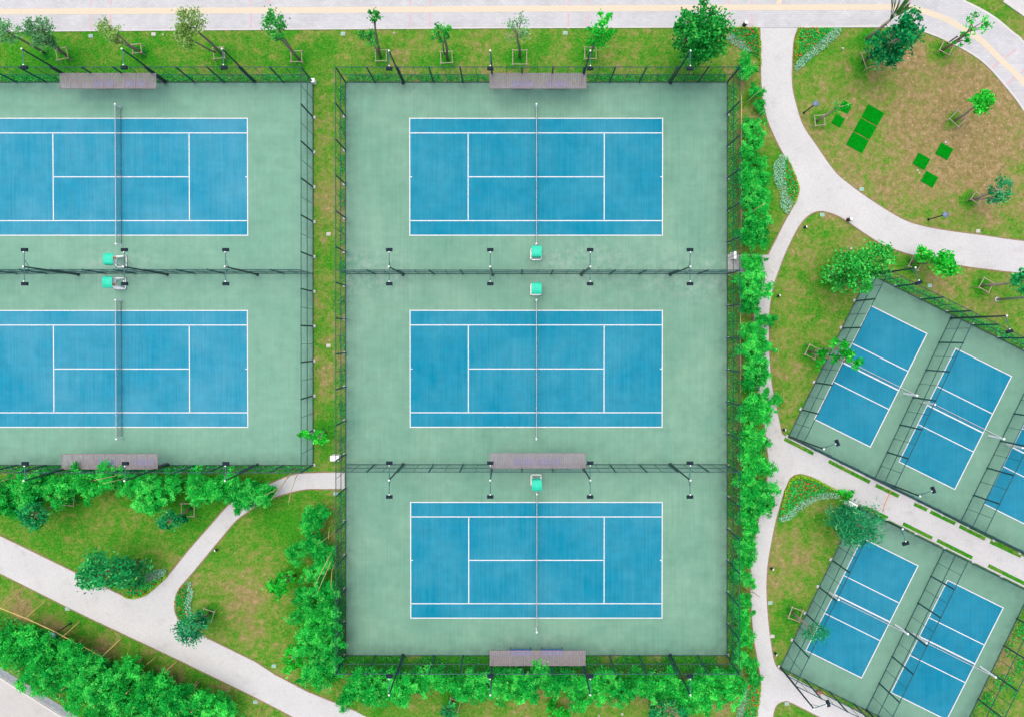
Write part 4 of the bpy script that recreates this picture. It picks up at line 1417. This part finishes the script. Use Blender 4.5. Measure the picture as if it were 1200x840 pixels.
planting('hedge', [shift(UC[0], 4, .5), shift(UC[3], 0, -1.5), shift(UC[3], 4, -10), shift(UC[0], 8, -8)], 'leaf_hedge', 'clipped dark green hedge behind the upper volleyball fence', 'hedge', .6, 75, seed=19)
planting('ground_cover', [(1207, 700), (1240, 716), (1165, 860), (1133, 850)], 'leaf_bamboo', 'row of low leafy plants behind the lower right fence', 'ground cover', .35, 22, (.2, .14), seed=20, gaps=.15)
planting('undergrowth', [(-20, 706), (330, 853), (112, 846), (60, 815), (-20, 762)], 'leaf_hedge', 'dark undergrowth on the floor of the corner bamboo grove', 'undergrowth', .5, 14, (.22, .14), seed=21)

def flower_bed(label, bed, silver, edge, seed):
    o = planting('flower_bed', bed, 'leaf_hedge', label, 'flower bed', .4, 95, (.13, .09), seed=seed)
    planting('red_flowers', bed, 'flower', None, None, .55, 5, (.17, .15), o, seed + 1)
    if silver:
        planting('silver_border', silver, 'leaf_silver', None, None, .42, 110, (.13, .06), o, seed + 2)
    if edge:
        planting('lime_edging', edge, 'leaf_edge', None, None, .48, 200, (.11, .09), o, seed + 3)
    return o
flower_bed('red flower bed in the garden corner right of the path entrance', [(935, 34), (977, 34), (957, 52), (931, 72), (930, 60)],
           [(977, 34), (984, 33), (985, 40), (968, 56), (950, 70), (932, 86), (929, 76), (940, 67), (957, 52)], [(935, 33), (937.5, 33), (932.5, 76), (929.5, 76), (930.5, 50)], 31)
flower_bed('red flower bed left of the path entrance at the top', [(851, 34), (886, 34), (889, 50), (889, 70), (882, 66), (872, 52), (856, 42)],
           [(852, 42), (857, 41), (871, 51), (880, 60), (876, 64), (862, 55), (850, 48)], [(851, 33), (887, 33), (891, 50), (891, 78), (889, 78), (888.5, 52), (885, 35), (851, 35)], 36)
flower_bed('red flower bed at the bulge of the path right of the courts', [(921, 184), (930, 205), (934.5, 219), (934, 230), (926, 236), (921, 226), (918, 205)],
           [(914, 182), (921, 184), (919, 205), (922, 228), (930, 238), (922, 252), (914, 244), (913, 226), (906, 212), (906, 192)], [(921, 183), (923, 187), (936, 218), (934, 233), (929, 243), (928, 241), (933, 230), (933.5, 219)], 41)
flower_bed('red flower bed at the corner between the two volleyball blocks', [(918, 580), (926, 562), (937, 557), (957, 563), (980, 575), (960, 578), (938, 588), (922, 602), (913, 604)],
           [(912, 606), (922, 600), (938, 586), (960, 576), (982, 577), (983, 583), (962, 584), (944, 592), (925, 608), (914, 611)], [(915, 593), (919, 576), (926, 560), (937, 555), (957, 561), (980, 573), (979, 575), (957, 564), (937, 558.5), (928, 563), (921, 578), (917, 594)], 46)
flower_bed('red flower bed at the tip of the lawn above the path fork', [(150, 692), (172, 681), (193, 674), (185, 684), (170, 695), (155, 699)],
           [(165, 676), (178, 668), (194, 664), (197, 670), (190, 676), (172, 682)], [(196, 672), (197.5, 674), (185, 686), (170, 697.5), (155, 701), (146, 698), (147, 696), (156, 699), (169, 695.5), (184, 684)], 51)
flower_bed('red flower bed right of the path fork', [(219, 682), (222, 686), (218, 705), (222, 716), (214, 728), (207, 718), (206, 700), (210, 690)],
           [(219, 680), (224, 680), (228, 692), (224, 708), (226, 722), (220, 722), (217, 706), (221, 690)], None, 56)
flower_bed('red flower bed at the bottom edge beside the right path', [(876, 800), (888, 796), (890, 802), (886, 830), (884, 842), (870, 842), (872, 825)],
           [(870, 800), (877, 798), (874, 824), (868, 842), (862, 842), (864, 825)], [(889, 797), (891.5, 803), (887, 838), (885.5, 838), (889, 803)], 61)

# ------------------------------------------------------------------ turf squares
def turf(c, w_, h_, label):
    p = P(*c)
    root = MB().box((0, 0, .03), (w_, h_, .05)).build('turf_mat', M['turf'])
    root.location = (p.x, p.y, 0)
    root.rotation_euler = (0, 0, math.radians(-29))
    tag(root, label, 'turf mat', 'green turf squares in the garden')
    r = np.random.default_rng(int(c[0]))
    n = int(w_ * h_ * 260)
    V, Fq = leaf_arrays(np.stack([r.uniform(-w_ / 2, w_ / 2, n), r.uniform(-h_ / 2, h_ / 2, n), r.uniform(.05, .075, n)], 1), .07, .03, .5, r)
    o = link('turf_pile', np_mesh('turf_pile', V, Fq, M['turf']), root)
    o['kind'] = 'stuff'
turf((1022.7, 135.3), 1.72, 1.36, 'uppermost of the three large green turf mats in a row')
turf((1013.7, 151.3), 1.72, 1.36, 'middle one of the three large green turf mats')
turf((1004.7, 167.5), 1.72, 1.36, 'lowest of the three large green turf mats in a row')
turf((990.5, 126), .95, .95, 'small green turf square with leaf litter above its twin')
turf((982, 142), .95, .95, 'small green turf square below its littered twin')
turf((1106.3, 177.8), 1.28, 1.18, 'green turf mat beside a white stone, rightmost in the garden')
turf((1079.5, 189.5), 1.28, 1.18, 'green turf mat beside a patch of white gravel')
turf((1089, 210.5), 1.28, 1.1, 'lowest green turf mat in the garden')

# ------------------------------------------------------------------ small things
def litter_bin(px, label):
    p = P(*px)
    root = empty('litter_bin', (p.x, p.y, .04), label, 'litter bin', 'litter bins')
    MB().lathe([(.19, 0), (.19, .05), (.17, .06), (.20, .78), (.20, .80)], 14).build('shell', M['bin_dark'], root, True)
    vs, fs = [], []
    for rr, z in ((.20, .80), (.225, .82), (.225, .88), (.15, .88), (.15, .82)):
        for j in range(14):
            a = 2 * PI * j / 14
            vs.append((rr * math.cos(a), rr * math.sin(a), z))
    for i in range(4):
        for j in range(14):
            a, b2 = i * 14 + j, i * 14 + (j + 1) % 14
            fs.append((a, b2, b2 + 14, a + 14))
    MB().add(vs, fs).build('rim', M['galv'], root)
    MB().lathe([(.15, .80), (.13, .84), (.08, .85)], 12).build('ash_tray', M['white'], root)
litter_bin((871.5, 30.5), 'round litter bin with pale rim on the promenade')
litter_bin((993.5, 258), 'round litter bin with pale rim beside the curved path')

def disc_lamp(px, label, h=2.7):
    p = P(*px)
    root = empty('garden_lamp', (p.x, p.y, 0), label, 'garden lamp', 'garden lamps with round disc heads')
    MB().tube([(0, 0, -.05), (0, 0, h)], .05, 8).build('pole', M['lamp_box'], root)
    MB().lathe([(.12, 0), (.12, .03), (.06, .05)], 8).build('base_plate', M['lamp_box'], root)
    MB().lathe([(.06, h - .05), (.22, h), (.27, h + .05), (.26, h + .09), (.14, h + .14), (.05, h + .16)], 18).build('lamp_head', M['lamp_disc'], root, True)
disc_lamp((942, 132.5), 'garden lamp with blue-grey disc head at the left of the garden')
disc_lamp((1088, 257.5), 'garden lamp with blue-grey disc head near the curved path')
disc_lamp((83, 730), 'garden lamp with blue-grey disc head rising from the bamboo grove')

def spot(px, label, rz=0):
    p = P(*px)
    root = empty('ground_spotlight', (p.x, p.y, 0), label, 'spotlight', 'small ground spotlights beside the paths', rz)
    MB().tube([(0, 0, -.05), (0, 0, .22)], .02, 6).build('spike', M['lamp_box'], root)
    MB().tube([(-.13, 0, .26), (.02, 0, .30), (.10, 0, .33)], [.09, .12, .13], 10).build('housing', M['lamp_box'], root, True)
    MB().tube([(.10, 0, .331), (.17, 0, .35)], [.11, .10], 10).build('lamp', M['white'], root)
for px, lb, rz in (((942, 267), 'small black ground spotlight near the path junction', .3), ((911, 347), 'small black ground spotlight on the lawn edge below the gate path', .3),
                   ((906.5, 410), 'small black ground spotlight beside the path, left of the guard tree', .3), ((917.5, 503), 'small black ground spotlight by the lower corner of the upper courts', 0),
                   ((903, 665), 'small black ground spotlight on the lower right lawn', -.3), ((907.5, 764), 'small black ground spotlight near the corner of the lower courts', -.8),
                   ((255, 643), 'small black ground spotlight beside the narrow left path', 3.6)):
    spot(px, lb, rz)

def cover(px, label, w_=.34, h_=.26, m='cover', rz=0.0):
    p = P(*px)
    o = MB().box((0, 0, .01), (w_ + .06, h_ + .06, .05)).build('access_frame', M['concrete'])
    o.name = 'utility_cover'
    o.location = (p.x, p.y, 0)
    o.rotation_euler = (0, 0, rz)
    tag(o, label, 'utility cover', 'small utility covers set in the lawns')
    MB().box((0, 0, .04), (w_, h_, .03)).build('lid', M[m], o)
for px, lb, m in (((106.5, 42.5), 'teal utility cover near the top edge beside the thin yellow-green tree', 'cover'), ((180, 40.5), 'pale utility cover right of the thin yellow-green tree', 'stone'),
                  ((402, 40), 'pale utility cover in a bare patch above the gap between courts', 'cover'), ((662.5, 39), 'teal utility cover left of the bright tree above the middle courts', 'cover'),
                  ((1009.5, 222), 'teal utility cover in the garden beside the curved path', 'cover'), ((1146, 271), 'pale utility cover at the lower garden edge', 'stone'),
                  ((963.5, 252), 'teal utility cover at the tip of the lawn by the path junction', 'cover'), ((1089.5, 335), 'pale utility cover in front of the hedge fence', 'cover'),
                  ((385, 274.5), 'pale square cover in the grass lane, upper one', 'stone'), ((385, 405), 'pale square cover in the grass lane, lower one', 'stone'),
                  ((393.5, 578), 'teal utility cover beside the path end at the middle fence', 'cover'), ((321, 780), 'teal utility cover at the edge of the diagonal path', 'cover'),
                  ((79, 713), 'teal utility cover between diagonal path and trellis', 'cover'), ((299.5, 822), 'teal utility cover below the diagonal path', 'cover'),
                  ((902.5, 706), 'teal utility cover on the lower right lawn edge', 'cover'), ((922, 824), 'teal utility cover on the rounded lawn tip at the bottom', 'cover'),
                  ((892, 514), 'teal utility cover under the bamboo beside the path', 'cover'), ((905, 745), 'pale cover in a worn patch near the lower courts', 'stone')):
    cover(px, lb, m=m)

def stone(px, s, label):
    p = P(*px)
    r = np.random.default_rng(int(px[0] * 7))
    s *= .72
    pr = [(s * .8, 0), (s, s * .3), (s * .75, s * .6), (s * .3, s * .72)]
    mb = MB().lathe(pr, 8)
    mb.v = [(x * r.uniform(.8, 1.15), y * r.uniform(.8, 1.15), z * r.uniform(.85, 1.1)) for x, y, z in mb.v]
    o = mb.build('stone', M['stone'], None, True)
    o.location = (p.x, p.y, -.01)
    tag(o, label, 'stone', 'pale stones on the lawns')
for px, s, lb in (((987.5, 57), .18, 'pale stone left of the big garden tree'), ((1108, 167), .2, 'round white stone touching the rightmost turf mat'), ((1075, 200), .16, 'white stone left of the lower turf mats'),
                  ((1077.5, 203), .12, 'smaller white stone beside the lower turf mats'), ((997.5, 291.5), .2, 'white stone above the large spreading tree'), ((462, 39), .14, 'white stone at the promenade edge above the middle courts'),
                  ((191, 41), .14, 'white stone at the promenade edge above the left courts'), ((228, 802.5), .2, 'white stone at the edge of the bamboo grove'), ((729, 836), .2, 'white stone on the lawn at the bottom edge'),
                  ((702, 838), .14, 'small pale stone at the bottom edge left of its bigger neighbour')):
    stone(px, s, lb)

def cabinet(px, d, rz, label):
    p = P(*px)
    root = empty('utility_cabinet', (p.x, p.y, 0), label, 'utility cabinet', None, rz)
    MB().box((0, 0, .04), (d[0] + .1, d[1] + .1, .1)).build('plinth', M['concrete'], root)
    b_ = MB().box((0, 0, .09 + d[2] / 2), d).build('body', M['white'], root)
    MB().box((0, -d[1] / 2 - .01, .09 + d[2] / 2), (d[0] * .9, .02, d[2] * .85)).build('door', M['white'], root)
    MB().box((0, 0, .10 + d[2]), (d[0] + .08, d[1] + .08, .04)).build('lid', M['white'], root)
cabinet((394.5, 535), (.72, .42, .75), 0, 'white utility cabinet between the fences above the narrow path')
cabinet((995, 589.5), (.85, .4, .6), ANG, 'white utility cabinet beside the spiky tree')
cabinet((857.3, 300.5), (.24, .62, .9), 0, 'white cabinet by the side gate of the middle courts')
cabinet((368.5, 97), (.25, .3, .5), 0, 'small white box at the top corner of the left courts')

for px, m, lb, d in (((1006, 593), 'red', 'small red and black crate beside the white cabinet', (.36, .24, .2)), ((1013, 596.5), 'brick', 'first salmon brick block right of the red crate', (.40, .2, .15)),
                     ((1021, 600), 'brick', 'second salmon brick block right of the red crate', (.42, .2, .15))):
    p = P(*px)
    o = MB().box((0, 0, d[2] / 2), d).build('crate' if m == 'red' else 'brick_block', M[m])
    o.location = (p.x, p.y, .03)
    o.rotation_euler = (0, 0, ANG)
    tag(o, lb, 'crate' if m == 'red' else 'brick')
    if m == 'red':
        MB().box((-.02, .02, d[2] + .02), (.2, .16, .04)).build('lid', M['lamp_box'], o)
hp = [P(1034.5, 599, .05), P(1036, 593, .05), P(1039.5, 584, .05), P(1043, 577, .06), P(1046, 571, .07)]
o = MB().tube(hp, .035, 6).build('hose', M['orange'], None, True)
tag(o, 'thin orange hose laid across the path between the volleyball blocks', 'hose')
o = MB().tube([P(962, 808.5, .12), P(969, 814.5, .12)], .06, 6).build('barrier_bar', M['yellow'])
tag(o, 'short yellow bar lying against the fence below the lower courts', 'bar')
o = MB().box((0, 0, .15), (.4, .3, .3)).build('crate', M['brick'])
p = P(958.5, 809.5)
o.location = (p.x, p.y, .04)
o.rotation_euler = (0, 0, ANG)
tag(o, 'brownish red crate against the fence below the lower courts', 'crate')

# street lamp at the right edge
p = P(1168.5, 351)
root = empty('street_lamp', (p.x, p.y, 0), 'tall pale grey street lamp post rising out of the right edge', 'street lamp')
MB().tube([(0, 0, -.1), (0, 0, 4), (0, 0, 8)], [.13, .11, .08], 10).build('pole', M['galv'], root, True)
MB().lathe([(.24, 0), (.24, .05), (.16, .08)], 10).build('base_plate', M['galv'], root)
MB().tube([(0, 0, 7.9), (.5, 0, 8.2), (1.2, 0, 8.25)], [.05, .045, .04], 8).build('arm', M['galv'], root)
MB().box((1.4, 0, 8.22), (.6, .26, .1)).build('lamp_head', M['galv'], root)
# dark post by the slender tree
p = P(1110, 51)
root = empty('marker_post', (p.x, p.y, 0), 'short dark post beside the slender tree at the promenade', 'post')
MB().tube([(0, 0, -.1), (0, 0, 1.5)], .06, 8).build('shaft', M['bin_dark'], root)
MB().lathe([(.07, 1.5), (.08, 1.55), (.04, 1.6)], 8).build('cap', M['lamp_box'], root)

# bamboo pole trellis in the grove and rails along the bamboo column
def polepiece(root, a, b_, z0, z1, r=.035):
    A, B = P(*a, z0), P(*b_, z1)
    o = MB().tube([A - Vector(root.location), B - Vector(root.location)], r, 6).build('bamboo_pole', M['bamboo_pole'], root)
b0 = P(60, 737)
root = empty('bamboo_trellis', (b0.x, b0.y, 0), 'yellow bamboo pole trellis on the path side of the corner grove', 'trellis')
for a, c_ in (((-20, 704), (30, 724)), ((30, 724), (63, 739)), ((63, 739), (90, 754)), ((97, 757), (119, 769))):
    polepiece(root, a, c_, 2.3, 2.3, .045)
for a, c_ in (((22, 694), (1, 712)), ((52, 705), (29, 724.5)), ((93, 728), (73, 746)), ((141, 748.5), (113, 775))):
    polepiece(root, a, c_, .1, 2.34, .05)
b0 = P(183, 769)
root = empty('bamboo_stake', (b0.x, b0.y, 0), 'thin bamboo stake leaning into the grove right of the trellis', 'stake', 'leaning bamboo stakes')
polepiece(root, (183, 769), (172, 778), .1, 1.6)
b0 = P(207, 774)
root = empty('bamboo_stake', (b0.x, b0.y, 0), 'thick bamboo stake leaning into the grove near the path fork', 'stake', 'leaning bamboo stakes')
polepiece(root, (207, 774.5), (193, 787), .1, 2.0, .045)
b0 = P(266, 812)
root = empty('bamboo_stake', (b0.x, b0.y, 0), 'short bamboo stake at the edge of the grove, above the white stone', 'stake', 'leaning bamboo stakes')
polepiece(root, (266, 813), (258, 826), .1, 2.0, .04)
b0 = P(304, 832)
root = empty('bamboo_stake', (b0.x, b0.y, 0), 'lowest bamboo stake beside the diagonal path at the bottom edge', 'stake', 'leaning bamboo stakes')
polepiece(root, (306, 830), (300, 842), .1, 1.6, .04)
b0 = P(85, 800)
root = empty('bamboo_stake', (b0.x, b0.y, 0), 'long pale bamboo culm lying across the grove towards the road', 'stake', 'leaning bamboo stakes')
polepiece(root, (108, 784), (72, 808), .0, 4.6, .05)
b0 = P(866, 200)
root = empty('bamboo_rail', (b0.x, b0.y, 0), 'bamboo pole rail tied along the upper bamboo column beside the fence', 'rail')
polepiece(root, (869, 112), (869, 200), 1.0, 1.0)
polepiece(root, (869, 200), (868.5, 290), 1.0, 1.0)
b0 = P(866, 440)
root = empty('bamboo_rail', (b0.x, b0.y, 0), 'bamboo pole rail tied along the middle bamboo column beside the fence', 'rail')
polepiece(root, (868, 350), (867.5, 460), 1.0, 1.0)
b0 = P(866, 650)
root = empty('bamboo_rail', (b0.x, b0.y, 0), 'bamboo pole rail tied along the lower bamboo column beside the fence', 'rail')
polepiece(root, (867, 600), (866, 762), 1.0, 1.0)

# bare culms leaning out of the bamboo rows
def bare_culms(segs, label, r=.04):
    b0 = P(*segs[0][0])
    root = empty('bamboo_culms', (b0.x, b0.y, 0), label, 'bamboo', 'bare leaning bamboo culms')
    for a, m_, e in segs:
        A, Mi, E = P(*a, .0), P(*m_, 3.2), P(*e, 5.2)
        o_ = Vector(root.location)
        pts = [A - o_, (A.lerp(Mi, .5) + Vector((0, 0, .3))) - o_, Mi - o_, (Mi.lerp(E, .6) + Vector((0, 0, .15))) - o_, E - o_]
        MB().tube(pts, [r, r * .95, r * .85, r * .6, r * .25], 6).build('culm', M['culm_pale'], root, True)
M['culm_pale'] = mat('pale_bare_culm', (.62, .50, .26), .55, var=.2, scale=3)
bare_culms([((397, 636), (384, 655), (369, 686)), ((396, 640), (386, 662), (372, 694)), ((397, 650), (389, 668), (388, 690))], 'bare tan bamboo culms leaning down the column left of the middle courts')
bare_culms([((396, 618), (386, 628), (372, 637)), ((396, 612), (386, 618), (385, 632))], 'short bare bamboo culms above the leaning tan ones')
bare_culms([((160, 551), (140, 556), (108, 563)), ((158, 552), (145, 561), (120, 566))], 'bare bamboo culms under the bottom left shelter, lying towards the left')
bare_culms([((353, 548), (344, 566), (338, 590)), ((350, 548), (335, 562), (318, 585)), ((345, 548), (330, 570), (310, 580))], 'thin bamboo culms arching across the narrow path by the fence corner')
bare_culms([((30, 552), (14, 560), (-8, 566)), ((34, 551), (18, 559), (2, 563))], 'bare bamboo culms at the left edge below the left courts')
bare_culms([((868, 262), (884, 246), (898, 238))], 'single bare branch reaching over the flower bed at the path bulge', .05)
bare_culms([((870, 125), (884, 112), (900, 100)), ((870, 140), (886, 138), (897, 128))], 'bare twigs reaching over the path at the upper right fence corner')
bare_culms([((872, 690), (884, 694), (891, 700)), ((870, 676), (880, 688), (884, 699))], 'bare twigs reaching over the right path near the lowest middle court')

b0 = P(128, 812)
root = empty('bamboo_stake', (b0.x, b0.y, 0), 'bare pale culm showing among the leaves of the corner grove, lower middle of four', 'stake', 'bare culms in the corner grove')
polepiece(root, (134, 806), (110, 828), .0, 4.7, .05)

b0 = P(160, 800)
root = empty('bamboo_stake', (b0.x, b0.y, 0), 'bare pale culm showing among the leaves of the corner grove, upper middle of four', 'stake', 'bare culms in the corner grove')
polepiece(root, (166, 794), (148, 812), .0, 4.5, .05)

b0 = P(40, 770)
root = empty('bamboo_stake', (b0.x, b0.y, 0), 'bare pale culm showing among the leaves of the corner grove, leftmost of four', 'stake', 'bare culms in the corner grove')
polepiece(root, (46, 764), (22, 786), .0, 4.7, .05)

b0 = P(232, 822)
root = empty('bamboo_stake', (b0.x, b0.y, 0), 'bare pale culm showing among the leaves of the corner grove, rightmost of four', 'stake', 'bare culms in the corner grove')
polepiece(root, (238, 816), (224, 834), .0, 4.4, .05)
